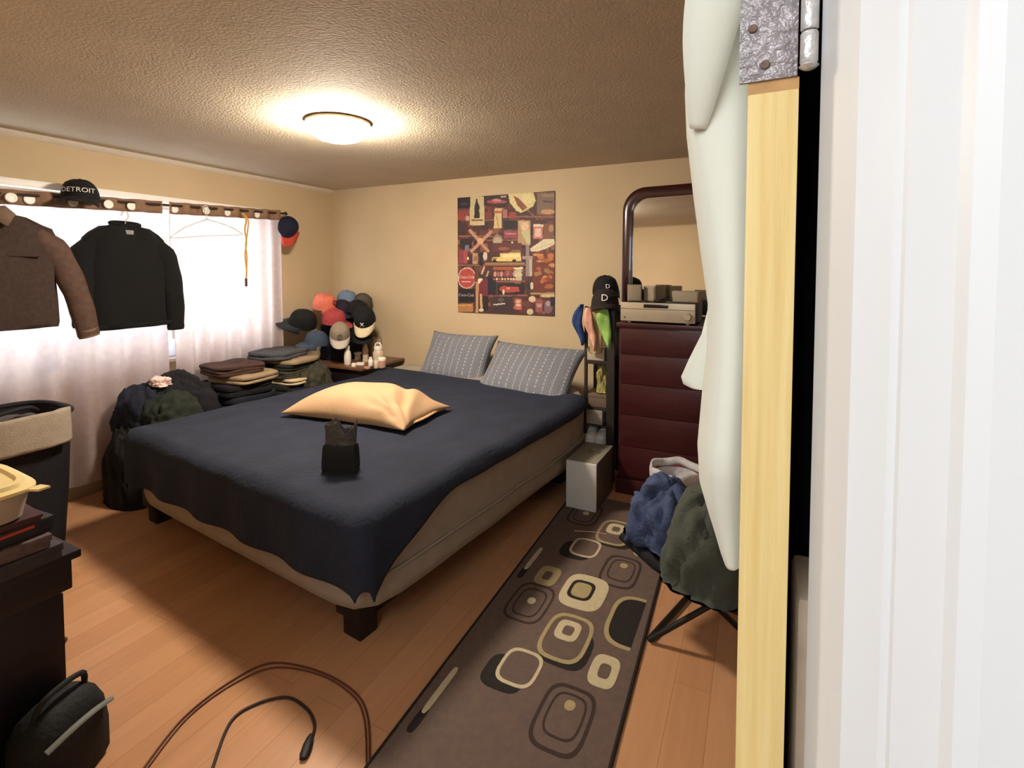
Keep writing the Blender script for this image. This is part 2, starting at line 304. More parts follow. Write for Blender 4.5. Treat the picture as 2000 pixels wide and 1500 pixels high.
# ---------------------------------------------------------------- garments on the rod
def wire_hanger(t, z0, col, span=.2):
    m = mat('hanger_' + col, col, .4, .05)
    p = smooth_path([(0, -.02, z0 + .05), (0, -.012, z0 + .075), (0, .012, z0 + .078), (0, .02, z0 + .05), (0, .004, z0 + .02), (0, 0, z0 - .02)], 5)
    hk = MB().tube(p, .0035, 6); hk.tube(smooth_path([(0, 0, z0 - .02), (0, -span * .6, z0 - .07), (0, -span, z0 - .13), (0, -span * .98, z0 - .145), (0, 0, z0 - .14), (0, span * .98, z0 - .145), (0, span, z0 - .13), (0, span * .6, z0 - .07), (0, 0, z0 - .02)], 3), .0035, 6)
    return hk.build('hanger', m, t)
def garment(name, label, cat, x, yc, ztop, w_, hh, m, sl, collar, lower=0, hem=None, mcol=None):
    """torso and two sleeves as lofts in the plane of the rod; sl = right cuff, left cuff (dy, dz)"""
    t = thing(name, label, cat, (x, yc, ztop - hh))
    def ring(z, hw, dp, n=40, off=0):
        return [(dp * math.sin(a) + .010 * math.sin(7 * a + z * 12) * (hw / .25) + .012 * nz(a * 2, z * 5, yc), off + hw * math.cos(a) * (abs(math.cos(a)) ** -.2 if abs(math.cos(a)) > .05 else 1), z) for a in [2 * math.pi * j / n for j in range(n)]]
    prof = [(0, w_ * .98, .05), (.03, w_ * 1.0, .055), (hh * .25, w_ * .99, .06), (hh * .5, w_ * .98, .065), (hh * .72, w_ * .98, .065), (hh * .80, w_ * .98, .06), (hh * .855, w_ * .93, .056), (hh * .90, w_ * .80, .052), (hh * .945, w_ * .58, .045), (hh * .975, w_ * .40, .04), (hh * .99, w_ * .28, .036)]
    MB().loft([ring(z + .008 * math.sin(hw * 50), hw, dp) for z, hw, dp in prof]).build('torso', m, t, smooth=80)
    for s_, (dy, dz) in zip((1, -1), sl):
        p0 = Vector((0, s_ * w_ * .66, hh * .83)); p3 = Vector((.02, dy, dz)); p1 = Vector((.008, s_ * w_ * .98, hh * .66)); p2 = (p1 + p3) / 2 + Vector((.012, s_ * .012, .01))
        P = smooth_path([p0, p1, p2, p3], 5); n = len(P)
        MB().tube(P, [(.040 + .036 * min(1, i / 4) - .022 * i / n) * (1 + .04 * math.sin(i * 1.7)) for i in range(n)], 18, flat=.62, ref=(1, 0, 0)).build('sleeve', m, t, smooth=80)
        q = (P[-1] - P[-3]).normalized()
        MB().tube([P[-1] - q * .035, P[-1] + q * .012], [.054, .052], 18, flat=.64, ref=(1, 0, 0)).build('cuff', mcol or m, t, smooth=60)
    for cpart in collar(hh, w_, t): pass
    return t
BLK = mat('black_knit', '0b0a0c', .95, .25, 60, .3, 300)
def col_sweater(hh, w_, t):
    MB().tube([(.035 * math.cos(a), .082 * math.sin(a), hh * .985 + .012 * math.cos(a) * -1) for a in [2 * math.pi * i / 24 for i in range(25)]], .012, 8, cap=False).build('neckband', BLK, t)
    o = MB().box((.047, -.028, hh * .885), (.052, .022, hh * .925), .001).build('size_label', mat('grey_woven_label', '8d8883', .8, .1), t); o['label'] = 'grey woven label at the neck'
    MB().box((.02, -w_ * .99, .0), (.058, w_ * .99, .03), .012).build('hem_band', BLK, t)
    return []
t = garment('sweater', 'black long sleeved sweater on a hanger against the sheer curtain', 'sweater', -3.66, 1.835, 1.755, .245, .675, BLK, ((.285, -.03), (-.25, .04)), col_sweater)
wire_hanger(t, .665, 'd9d2c8')
BRN = mat('brown_wool_jacket', '3f312c', .95, .2, 50, .35, 260)
LBR = mat('light_brown_collar', '74604f', .95, .15, 50, .3, 260)
def col_jacket(hh, w_, t):
    for s_ in (1, -1):
        pts = [(.040, s_ * .02, hh * 1.01), (.045, s_ * .075, hh * 1.03), (.05, s_ * .115, hh * .965), (.072, s_ * .075, hh * .86), (.072, s_ * .03, hh * .91)]
        solid(MB().add(pts, [(0, 1, 2, 3, 4)]).build('collar', LBR, t), .012)
    MB().box((.055, -.012, .01), (.071, .006, hh * .88), .003).build('placket', mat('dark_zip', '2a201f', .7, .1), t)
    for s_ in (1, -1): MB().box((.058, s_ * .14 - .07, hh * .62), (.074, s_ * .14 + .07, hh * .635), .003).build('yoke_seam', BRN, t)
    return []
t = garment('jacket', 'brown wool jacket with lighter collar and sleeves hanging left of the sweater', 'jacket', -3.52, 1.12, 1.76, .30, .63, BRN, ((.43, -.055), (-.46, -.05)), col_jacket, mcol=LBR)
for ch in t.children:
    if ch.name.startswith('sleeve'): ch.data.materials[0] = mat('brown_sleeve_leather', '523c31', .8, .2, 30); ch['label'] = 'lighter brown sleeve'
wire_hanger(t, .64, 'd9d2c8')
hg = thing('wire_hanger', 'empty white wire hanger on the right curtain', 'hanger', (-3.66, 2.385, 1.70))
o = wire_hanger(hg, .145, 'cfc6c0', .26); o.name = 'hanger_wire'
hg.rotation_euler = (R(6), 0, 0)
# lanyard
ly = thing('lanyard', 'thin yellow lanyard with dark clip hanging on the right curtain', 'lanyard', (-3.655, 2.675, 1.35))
pl = smooth_path([(-.03, .0, .555), (0, .012, .50), (.003, -.004, .42), (.0, .01, .33), (.003, -.006, .22), (0, .006, .10), (0, .0, .03)], 6)
MB().tube(pl, .007, 6, flat=.4, ref=(1, 0, 0)).build('strap', mat('yellow_strap', 'c8973c', .8, .15, 90), ly)
MB().tube(smooth_path([(-.03, .004, .555), (0, .028, .50), (.004, .018, .40), (.003, .0, .30), (.0, .012, .2), (.002, .0, .05)], 6), .006, 6, flat=.4, ref=(1, 0, 0)).build('strap', MATS['yellow_strap'], ly)
MB().box((-.006, -.008, -.03), (.006, .008, .035), .003).build('clip', mat('dark_clip', '4b2c30', .5, .1), ly)

# ---------------------------------------------------------------- baseball caps
def cap(label, loc, rot, col, brimcol=None, logo=None, s=1.0, group=None, cat='cap', name='baseball_cap', under=None):
    t = thing(name, label, cat, loc, tuple(R(a) for a in rot), group); t.scale = (s, s, s)
    m = mat('cap_' + col, col, .85, .12, 50, .2, 250); bmn = mat('cap_' + (brimcol or col), brimcol or col, .85, .12, 50, .2, 250)
    n = 28; rings = []
    for k in range(9):
        f = k / 8; e = f * math.pi / 2; r_ = math.cos(e) ** .75 if k < 8 else .03; z = .115 * math.sin(e) ** .95
        rings.append([(.083 * r_ * math.cos(a), (.098 * r_ * math.sin(a)) - (.006 * math.sin(e) if math.sin(a) < 0 else 0), z + (.010 * math.sin(3 * e) if math.sin(a) < -.3 else 0)) for a in [2 * math.pi * j / n for j in range(n)]])
    MB().loft(rings).build('crown', m, t, smooth=70)
    def br(u, v):
        a = R(-162 + 144 * u); c = math.cos(a); s_ = math.sin(a); sd = (u - .5) * 2
        ext = .078 * (1 - abs(sd) ** 2.6) * v
        return (.084 * c * (1 - .02 * v), .098 * s_ - ext, .006 - .024 * v * v - .022 * abs(sd) ** 2 * v + .004)
    o = solid(MB().grid(br, 18, 6).build('brim', bmn, t, smooth=80), .004)
    MB().lathe([(.007, 0), (.006, .003), (.001, .004)], 10, M=Matrix.Translation((0, 0, .114))).build('button', m, t)
    M = Matrix.Translation((0, -.098, .055)) @ Matrix.Rotation(R(72), 4, 'X')
    if logo:
        txt, lc, sz = logo
        if txt == 'ring':
            mm = MB().loft([[((.018 + .003 * math.cos(a)) * math.cos(b), (.018 + .003 * math.cos(a)) * math.sin(b), .003 * math.sin(a)) for a in [2 * math.pi * i / 6 for i in range(6)]] for b in [2 * math.pi * j / 18 for j in range(19)]], cap=False, M=M)
            mm.box((-.010, -.003, -.002), (.010, .003, .002), M=M @ Matrix.Rotation(R(40), 4, 'Z')); mm.build('emblem', mat('logo_' + lc, lc, .7, .05), t)
        else:
            # lettering wrapped on the front of the crown
            o = text_mesh(txt, sz, .002, 'lettering', mat('logo_' + lc, lc, .7, .03), t, Matrix.Identity(4))
            for v in o.data.vertices:
                x, y, z = v.co; a = x / .088
                v.co = (.087 * math.sin(a), -.104 * math.cos(a) + .25 * y + .004 - z * 1.5, .048 + y * .95)
    if under: MB().box((-.05, -.10, -.004), (.05, -.03, .0), .001).build('underbrim_tag', mat('logo_' + under, under), t)
    return t
# on the rod
cap('black cap with pale DETROIT lettering on the curtain rod', (-3.70, 1.62, 1.868), (0, 0, 60), '0c0b0e', None, ('DETROIT', 'd8d4cc', .037), 1.14)
cap('black cap on the rod above the brown jacket, cut by the photo edge', (-3.68, 1.13, 1.855), (0, 0, 60), '171219', None, None, 1.05)
cap('navy cap with red brim hung on the right end of the rod', (-3.715, 3.145, 1.82), (70, 0, 30), '12162e', 'b5402f', None, 1.0)
# pile in the corner
G = 'caps heaped in the corner beside the nightstand'
def CP(label, p, rot, *a, **k): return cap(label, p, rot, *a, group=G, **k)
CP('orange cap with dark ring emblem, topmost left of the corner pile', (-3.594,3.420,1.108), (8, -14, 96), 'd9745c', None, ('ring', '8c3038', 0), s=1.15)
CP('red cap pointing right in the middle of the corner pile', (-3.442,3.380,0.976), (6, -10, 104), 'a54040', None, None, s=1.12)
CP('large black cap at the left end of the corner pile', (-3.66, 3.22, .965), (-10, 30, -30), '121314', '2b2e33', None, s=1.25)
CP('faded blue denim cap low in the corner pile under the red one', (-3.489,3.220,0.799), (-4, 8, -20), '3d4a5e', None, None, s=1.05)
CP('tan cap with pale grey brim facing out of the pile', (-3.290,3.300,0.878), (28, 0, 44), '8f8270', 'b9b0a4', ('ring', '6a5c4c', 0), s=1.05)
CP('light blue denim cap on top of the corner pile', (-3.499,3.600,1.147), (0, 0, 100), '6c7d94', '3a4050', None, s=1.0)
CP('brown grey cap leaning on the wall at the top right of the pile', (-3.378,3.660,1.109), (0, 20, 60), '4d463f', None, None, s=1.1)
CP('black cap with thin white mark under the denim cap', (-3.327,3.550,1.051), (10, 8, 80), '0d0d10', None, ('-', 'e8e6e0', .09), s=1.1)
CP('black cap with crossed white emblem and cream brim', (-3.166,3.480,0.998), (38, 0, 30), '0b0c0e', 'd6c8a4', ('X', 'e2e0d8', .04), s=1.15)
CP('dark plum cap with small white emblem between the orange and black ones', (-3.480,3.520,1.062), (12, 0, 70), '241a2c', None, ('-', 'd8d4d0', .03), s=1.0)
CP('black cap at the bottom of the pile beside the white bottle', (-3.229,3.500,0.858), (10, 0, 50), '0f0d14', None, None, s=1.2)
DARK = mat('dark_clothing', '16151b', .95, .3, 20, .3, 90)
def heap(name, label, cat, loc, size, m, seed, rz=0, amp=.18, group=None):
    """a crumpled cloth mound"""
    def f(u, v):
        a = 2 * math.pi * u; e = math.pi * v
        d = Vector((math.sin(e) * math.cos(a), math.sin(e) * math.sin(a), math.cos(e)))
        k = 1 + amp * noise.noise(d * 1.6 + Vector((seed, 0, 0))) + amp * .5 * noise.noise(d * 4.3 + Vector((0, seed, 0))) + amp * .2 * noise.noise(d * 9 + Vector((0, 0, seed))) - .09 * (1 - min(1, 5 * abs(noise.noise(d * 2.4 + Vector((seed, seed, 3)))))) - .04 * (1 - min(1, 4 * abs(noise.noise(d * 5.2 + Vector((3, seed, 3))))))
        z = max(d.z * k, -.0) if d.z < 0 else d.z * k
        q = abs(d.x) ** 4 + abs(d.y) ** 4
        k2 = (1 / max(q, .25) ** .25) ** .5
        return (d.x * k * size[0] / 2 * k2, d.y * k * size[1] / 2 * k2, z * size[2])
    o = MB().grid(f, 72, 40).build(name, m, smooth=180, loc=loc, rot=(0, 0, R(rz))); return tag(o, label, cat, group)
heap('clothing_bundle', 'black clothing bundle under the caps in the corner', 'clothes', (-3.53, 3.56, .628), (.36, .34, .46), DARK, 3.3)

# ---------------------------------------------------------------- bench and folded clothes by the window
WD = mat('dark_bench_wood', '1d1613', .5, .15, 8)
bn = thing('bench', 'low dark bench under the window carrying folded clothes', 'bench', (-3.53, 2.5, 0))
MB().box((-.20, -.72, .40), (.20, .72, .44), .006).build('bench_top', WD, bn)
for x in (-.17, .17):
    for y in (-.68, .68): MB().box((x - .025, y - .025, 0), (x + .025, y + .025, .40), .004).build('leg', WD, bn)
MB().box((-.18, -.66, .30), (.18, .66, .40), .004).build('apron', WD, bn)
def folded(label, x, y, z, sx, sy, h, m, rz=0, seed=0, group=None, name='folded_garment', cat='clothes', layers=2):
    """folded cloth: rounded slabs with a doubled edge"""
    t = thing(name, label, cat, (x, y, z), (0, 0, R(rz)), group)
    for k in range(layers):
        hh = h / layers
        def f(u, v, k=k, hh=hh):
            a = 2 * math.pi * u; n = 5
            cx = math.copysign(abs(math.cos(a)) ** (2 / n), math.cos(a)); cy = math.copysign(abs(math.sin(a)) ** (2 / n), math.sin(a))
            e = (v - .5) * math.pi; rr = (math.cos(e) ** .35 if 0 < v < 1 else 0); zz = hh * (.5 + .5 * math.sin(e))
            wob = 1 + .05 * nz(cx * 2 + seed, cy * 2, k * 3)
            px, py = sx / 2 * cx * wob, sy / 2 * cy * wob
            ins = .02 * (1 - rr if v not in (0, 1) else 1)
            sc = rr if v in (0, 1) else (1 - ins / min(sx, sy) * 2)
            return (px * sc, py * sc, k * hh * .98 + zz + .012 * nz(px * 8 + seed, py * 8, k) * (1 if v > .5 else .3))
        MB().grid(f, 36, 10).build('fold_layer', m, t, smooth=180)
    return t
GF = 'folded clothes stacked along the bench'
NAVY = mat('navy_cloth', '1b1f2d', .95, .25, 25, .3, 120); DG = mat('dark_green_cloth', '232820', .95, .25, 25, .3, 120)
OL = mat('olive_cloth', '4a4636', .95, .35, 30, .3, 120, col2='2c2a20'); KH = mat('khaki_cloth', '9a8468', .9, .1, 30, .3, 120)
CR = mat('cream_cloth', 'cdb994', .9, .08, 30, .2, 120); SL = mat('slate_cloth', '4b4c52', .95, .12, 20, .3, 120); RU = mat('rust_brown_cloth', '46302a', .95, .2, 20, .3, 120)
BK = mat('black_cloth', '141318', .95, .3, 25, .3, 120)
folded('navy trousers folded at the bottom of the middle bench stack', -3.50, 2.48, .44, .42, .40, .10, NAVY, 3, 1, GF)
folded('black trousers folded under the khaki ones on the bench', -3.50, 2.47, .54, .42, .38, .09, BK, -4, 2, GF)
folded('khaki trousers folded under the rust brown top', -3.46, 2.50, .63, .40, .36, .055, KH, 5, 3, GF)
folded('rust brown shirt folded on top of the khaki trousers', -3.53, 2.46, .685, .36, .36, .07, RU, -8, 4, GF, layers=3)
folded('dark green trousers at the bottom of the far bench stack', -3.50, 2.95, .44, .40, .42, .10, DG, 0, 5, GF)
folded('cream trousers folded low in the far bench stack', -3.46, 2.93, .54, .40, .36, .045, CR, 4, 6, GF)
folded('olive trousers folded in the far bench stack', -3.50, 2.94, .585, .40, .40, .06, OL, -2, 7, GF, layers=3)
folded('dark olive shirt folded above the olive trousers', -3.50, 2.95, .645, .38, .38, .05, DG, 2, 8, GF)
folded('tan trousers folded thin under the slate ones', -3.47, 2.94, .695, .37, .34, .035, KH, 6, 9, GF, layers=1)
folded('slate grey trousers on top of the far bench stack', -3.57, 2.90, .730, .34, .42, .06, SL, 12, 10, GF, layers=2)
heap('clothing_heap', 'black clothes heap on the near end of the bench', 'clothes', (-3.50, 2.02, .44), (.46, .44, .31), BK, 1.2)
heap('clothing_heap', 'dark green shirt crumpled at the near corner of the bench', 'clothes', (-3.36, 1.92, .44), (.34, .32, .24), DG, 5.1)
heap('clothing_heap', 'navy clothes slumped at the near end of the bench by the curtain', 'clothes', (-3.55, 1.86, .44), (.36, .30, .29), NAVY, 9.1)
heap('crumpled_cloth', 'small pink and white crumpled cloth on the dark clothes heap', 'clothes', (-3.50, 1.93, .70), (.14, .12, .06), mat('pink_white_cloth', 'd8b0a8', .9, .3, 30, col2='e8dcd2'), 2.2, amp=.5)
heap('clothing_heap', 'dark clothes hanging down over the near end of the bench to the floor', 'clothes', (-3.52, 1.74, 0), (.36, .20, .50), mat('brown_black_cloth', '1e1a17', .95, .3, 25, .3, 90), 7.7, amp=.12)
heap('clothing_heap', 'olive clothes heap between the bench and the nightstand', 'clothes', (-3.30, 3.02, .44), (.24, .30, .24), OL, 4.4)
heap('clothing_heap', 'black clothes heap beside the bed in front of the bench', 'clothes', (-3.2, 2.75, 0), (.22, 1.0, .54), BK, 6.4, amp=.1)

# ---------------------------------------------------------------- nightstand and its bottles
NS = mat('brown_nightstand_wood', '4a2c20', .4, .2, 5, stretch=(1, 6, 1)); 
ns = thing('nightstand', 'dark wood nightstand in the corner behind the bed', 'nightstand', (-3.40, 3.50, 0))
MB().box((-.40, -.25, .08), (.40, .27, .60), .006).build('body', mat('black_wood', '1a1214', .45, .15, 6), ns)
MB().box((-.43, -.28, .60), (.43, .29, .625), .006).build('top', mat('worn_brown_top', '6d4a36', .35, .15, 6, stretch=(1, 6, 1)), ns)
for z0 in (.12, .35):
    o = MB().box((-.37, -.262, z0), (.37, -.25, z0 + .21), .004).build('drawer', MATS['black_wood'], ns)
    MB().lathe([(.004, 0), (.012, .01), (.014, .02), (.006, .026)], 12, M=Matrix.Translation((0, -.262, z0 + .11)) @ Matrix.Rotation(R(90), 4, 'X')).build('knob', mat('brass_knob', '9a7a48', .3, .1, metal=.8), o)
for x in (-.36, .36):
    for y in (-.21, .23): MB().box((x - .025, y - .025, 0), (x + .025, y + .025, .08)).build('foot', MATS['black_wood'], ns)
PW = mat('white_plastic', 'e9e2d4', .35, .03); PB = mat('beige_plastic', 'cdb9a0', .35, .05); PK = mat('pinkish_jar', 'c79a86', .35, .08); CG = mat('clear_plastic', 'd8c6ae', .15, .05, alpha=.45)
def bottle(name, label, cat, loc, prof, m, capprof=None, capm=None, extra=None):
    t = thing(name, label, cat, loc); t.scale = (1.18, 1.18, 1.12); MB().lathe(prof, 20).build('bottle_body', m, t, smooth=50)
    if capprof: MB().lathe(capprof, 16).build('cap', capm, t, smooth=50)
    if extra: extra(t)
    return t
ZT = .625
def P3(p): return (p[0], p[1], ZT)
bottle('lotion_bottle', 'white lotion bottle standing leftmost on the nightstand', 'bottle', P3((-3.212,3.307,0.625)), [(.022, 0), (.025, .006), (.026, .07), (.022, .10), (.012, .115)], PW, [(.015, .115), (.016, .145), (.013, .150)], PW)
bottle('pump_bottle', 'clear ringed bottle with round white top, tallest on the nightstand', 'bottle', P3((-3.175,3.490,0.625)), [(.022, 0), (.024, .01), (.020, .03), (.024, .05), (.019, .07), (.023, .09), (.016, .115), (.009, .135)], PB, [(.010, .135), (.014, .15), (.012, .168), (.004, .178)], PW)
bottle('drinking_jar', 'large clear plastic jar at the back of the nightstand', 'jar', P3((-3.256,3.720,0.625)), [(.040, 0), (.042, .01), (.042, .13), (.045, .16), (.046, .162), (.043, .16), (.040, .13), (.040, .012)], CG, [(.041, .118), (.044, .12), (.044, .127), (.041, .129)], PB)
def ringh(t): MB().tube([(.030 * math.cos(a), 0, .135 + .026 * math.sin(a)) for a in [math.pi * i / 10 for i in range(11)]], .006, 8).build('handle', PW, t)
bottle('pill_bottle', 'white jar with a looped carrying handle on the nightstand', 'jar', P3((-3.020,3.481,0.625)), [(.036, 0), (.040, .008), (.040, .085), (.032, .1)], PB, [(.030, .1), (.032, .104), (.032, .13), (.029, .135)], PW, ringh)
bottle('salt_jar', 'pinkish squat jar with a pale lid at the front of the nightstand', 'jar', P3((-2.849,3.329,0.625)), [(.024, 0), (.027, .008), (.027, .055)], PK, [(.028, .055), (.029, .075), (.026, .078)], PW)
bottle('cream_jar', 'cream jar with wide white lid behind the lotion bottle', 'jar', P3((-3.312,3.539,0.625)), [(.020, 0), (.022, .005), (.022, .045)], PB, [(.028, .045), (.029, .058), (.026, .060)], PW)
bottle('small_bottle', 'small white bottle left of the looped jar', 'bottle', P3((-2.982,3.340,0.625)), [(.016, 0), (.018, .005), (.018, .045), (.010, .055)], PW, [(.012, .055), (.012, .07)], PW)
bottle('small_bottle', 'small beige bottle second from the front jar', 'bottle', P3((-2.877,3.290,0.625)), [(.015, 0), (.017, .005), (.017, .055), (.010, .062)], PB, [(.011, .062), (.011, .075)], PB)
for lb, p, s_, rz, m in (('low white tub lying between the lotion bottle and the jars', (-3.094,3.337,0.625), (.07, .035, .022), 20, PW), ('small pink packet at the front edge of the nightstand', (-2.931,3.239,0.625), (.05, .03, .015), -10, PK), ('tiny white carton beside the lotion bottle', (-3.096,3.259,0.625), (.035, .025, .03), 35, PW)):
    t = thing('packet', lb, 'packet', P3(p), (0, 0, R(rz)))
    MB().box((-s_[0] / 2, -s_[1] / 2, 0), (s_[0] / 2, s_[1] / 2, s_[2]), .004).build('packet_body', m, t)
    MB().box((-s_[0] / 2 + .004, -s_[1] / 2 + .004, s_[2]), (s_[0] / 2 - .004, s_[1] / 2 - .004, s_[2] + .002), .0008).build('lid', m, t)

# ---------------------------------------------------------------- bed
W, LB = 1.86, 2.03
BA = R(-6.4)                       # heading of the bed: its foot edge runs along +x', its length along +y'
BM = (-1.24, 1.335, 0)             # right foot corner
bed = thing('bed', 'king size bed with grey mattress on a low dark frame', 'bed', BM, (0, 0, BA))
GM = mat('taupe_mattress_fabric', '93887a', .85, .06, 12, .15, 160)
ZM0, ZM1 = .175, .555
def lift(x, y):                   # the sheet sweeps up at the head
    return .10 * max(0, (y - LB + .45) / .45) ** 2
def mring(z, ins, n=96):
    out = []
    cx, cy, hx, hy, p = -W / 2, LB / 2, W / 2 - ins, LB / 2 - ins, 14
    for j in range(n):
        a = 2 * math.pi * (j + .5) / n
        c_, s_ = math.cos(a), math.sin(a); k = (abs(c_) ** p + abs(s_) ** p) ** (-1 / p)
        x = cx + hx * c_ * k; y = cy + hy * s_ * k
        t = (z - ZM0) / (ZM1 - ZM0)
        out.append((x + .010 * nz(x * 3, y * 3, z * 4) + (-.02 * math.sin(math.pi * t * 1.0) if False else 0), y, z + lift(x, y) * t))
    return out
mt = MB().loft([mring(ZM0, .035), mring(ZM0 + .02, .008), mring(ZM0 + .06, 0), mring(ZM0 + .15, .004), mring(ZM1 - .08, .0), mring(ZM1 - .03, .008), mring(ZM1 - .008, .022), mring(ZM1, .05), mring(ZM1 + .004, .4)])
mat_o = mt.build('mattress', GM, bed, smooth=60)
for zz in (ZM0 + .13,):
    MB().tube([Vector(p) for p in mring(zz, -.002)] + [Vector(mring(zz, -.002)[0])], .006, 6, cap=False).build('piping', GM, mat_o)
FR = mat('black_bed_frame', '17100f', .5, .15, 8)
MB().box((-W + .12, .16, .09), (-.12, LB - .05, .175), .006).build('frame_rail', FR, bed)
for x in (-W - .03, -.19):
    for y in (.15, LB - .16):
        MB().box((x - .05, y - .045, 0), (x + .05, y + .045, .10), .006).build('leg', FR, bed)
        MB().box((x - .07, y - .065, .09), (x + .07, y + .065, .175), .006).build('corner_block', FR, bed)
# blanket: falls over the foot and the right foot corner
NB = mat('navy_plush_blanket', '1f2536', .95, .10, 7, .45, 60, col2='181e2c')
bk = thing('blanket', 'dark navy plush blanket spread over the bed', 'blanket', BM, (0, 0, BA))
RD = .05
def g_(e):
    if e <= 0: return e, 0
    if e < RD * math.pi / 2: return RD * math.sin(e / RD), -RD * (1 - math.cos(e / RD))
    return RD, -RD - (e - RD * math.pi / 2)
def bl(u, v):
    s_ = -.27 + (LB - .15 + .27) * v
    hang_r = .075 + .25 * max(0, 1 - (s_ + .0) / .50) ** 1.6 if s_ > 0 else .325
    tmin = -(hang_r * (1 if s_ > 0 else max(.1, 1 + s_ * 2.5))) + .015; tmax = W + .16
    t_ = tmin + (tmax - tmin) * u
    es = max(0, -s_ + .03) if s_ < .03 else 0
    et = (.03 - t_) if t_ < .03 else ((W - .03 + 0) - t_) if t_ > W - .03 else 0
    e = math.hypot(es, et); bx = min(max(t_, .03), W - .03); by = max(s_, .03)
    if e > 0: h_, zd = g_(e); dx, dy = -et / e * h_ * -1, -es / e * h_
    else: zd = 0; dx = dy = 0
    x = -(bx) + (et / e * h_ if e > 0 else 0); y = by + dy
    z = ZM1 + .022 + zd + lift(x, y)
    z += .010 * nz(x * 2.2, y * 2.2) + .005 * nz(x * 7, y * 5, 2) if e < .04 else .004 * nz(x * 5, y * 5)
    if e > RD * 1.2:
        k = .012 * math.sin((x - y) * 17) * min(1, (e - RD) * 6); y -= (k + .006) * (es / e); x += (k + .006) * (et / e)
    if v > .97: z -= .016 * (v - .97) / .03
    return (x, y, z)
solid(MB().grid(bl, 110, 110).build('blanket_cloth', NB, bk, smooth=180), .010, 1)
# ragged turned edge at the window side
eb = [bl(1.0, k / 30) for k in range(3, 31)]
MB().tube([(p[0] + .015, p[1], max(p[2], .42)) for p in eb], .016, 8).build('blanket_edge', NB, bk)

def pillow_mesh(w_, l_, h_, seed=0, corner=.0, wr=.012, n=34):
    mb = MB()
    for sgn in (1, -1):
        def f(u, v, sgn=sgn):
            x, y = (u * 2 - 1), (v * 2 - 1)
            th = max(0, (1 - abs(x) ** 3.0)) ** .55 * max(0, (1 - abs(y) ** 3.0)) ** .55
            px = x * w_ / 2 * (1 - .09 * (1 - y * y) * abs(x) ** 2 * -1 * -1) ; py = y * l_ / 2 * (1 - .10 * (1 - x * x) * y * y)
            zz = sgn * h_ / 2 * th * (1 if sgn > 0 else .75)
            edge = (1 - th)
            zz += wr * edge * th * 3 * nz(px * 9 + seed, py * 9, sgn) + wr * th * nz(px * 5, py * 5 + seed)
            return (px, py, zz)
        mb.grid(f, n, n)
    return mb
def weld(o, d=.0008):
    bm = bmesh.new(); bm.from_mesh(o.data); bmesh.ops.remove_doubles(bm, verts=bm.verts, dist=d); bmesh.ops.recalc_face_normals(bm, faces=bm.faces); bm.to_mesh(o.data); bm.free(); o.data.shade_smooth(); return o
# patterned pillow material: grey blue weave with rows of pale dashes
def dash_mat():
    m = bpy.data.materials.new('dashed_pillow_weave'); m.use_nodes = True; N = m.node_tree.nodes; L = m.node_tree.links; b = N['Principled BSDF']
    tc = N.new('ShaderNodeTexCoord'); mp = N.new('ShaderNodeMapping'); L.new(tc.outputs['Object'], mp.inputs[0]); mp.inputs['Scale'].default_value = (1, 1, .3)
    br = N.new('ShaderNodeTexBrick'); br.inputs['Scale'].default_value = 1; br.inputs['Brick Width'].default_value = .028; br.inputs['Row Height'].default_value = .010; br.inputs['Mortar Size'].default_value = .0026; br.offset = .5
    mp.inputs['Rotation'].default_value = (0, 0, R(90))
    br.inputs['Color1'].default_value = (*srgb('50535c'), 1); br.inputs['Color2'].default_value = (*srgb('5c5e66'), 1); br.inputs['Mortar'].default_value = (*srgb('787a80'), 1); L.new(mp.outputs[0], br.inputs[0])
    wv = N.new('ShaderNodeTexWave'); wv.wave_type = 'BANDS'; wv.bands_direction = 'X'; wv.inputs['Scale'].default_value = 5.2; wv.inputs['Distortion'].default_value = .4; L.new(tc.outputs['Object'], wv.inputs[0])
    ch = N.new('ShaderNodeTexChecker'); ch.inputs['Scale'].default_value = 70; L.new(tc.outputs['Object'], ch.inputs[0])
    gt = N.new('ShaderNodeMath'); gt.operation = 'GREATER_THAN'; gt.inputs[1].default_value = .93; L.new(wv.outputs['Fac'], gt.inputs[0])
    mu = N.new('ShaderNodeMath'); mu.operation = 'MULTIPLY'; L.new(gt.outputs[0], mu.inputs[0]); L.new(ch.outputs['Fac'], mu.inputs[1])
    mx = N.new('ShaderNodeMix'); mx.data_type = 'RGBA'; L.new(mu.outputs[0], mx.inputs[0]); L.new(br.outputs[0], mx.inputs[6]); mx.inputs[7].default_value = (*srgb('9c9da2'), 1)
    L.new(mx.outputs[2], b.inputs['Base Color']); b.inputs['Roughness'].default_value = .9
    return m
PD = dash_mat(); GP = 'dashed grey pillows at the head of the bed'
def bed_world(x, y, z): 
    v = Matrix.Rotation(BA, 4, 'Z') @ Vector((x, y, 0)); return (v.x + BM[0], v.y + BM[1], z)
def pillow(label, loc, rot, dims, m, seed, group=None, wr=.012):
    t = thing('pillow', label, 'pillow', loc, tuple(R(a) for a in rot), group)
    o = weld(pillow_mesh(*dims, seed=seed, wr=wr).build('pillow_cover', m, t, smooth=180)); return t
pillow('dashed grey pillow at the left of the bed head, leaning on the wall', (-2.20, 3.48, .73), (58, 0, -4), (.66, .46, .17), PD, 1, GP)
pillow('dashed grey pillow at the right of the bed head, corner over the blanket', (-1.49, 3.33, .700), (48, 0, -9), (.80, .50, .18), PD, 4, GP)
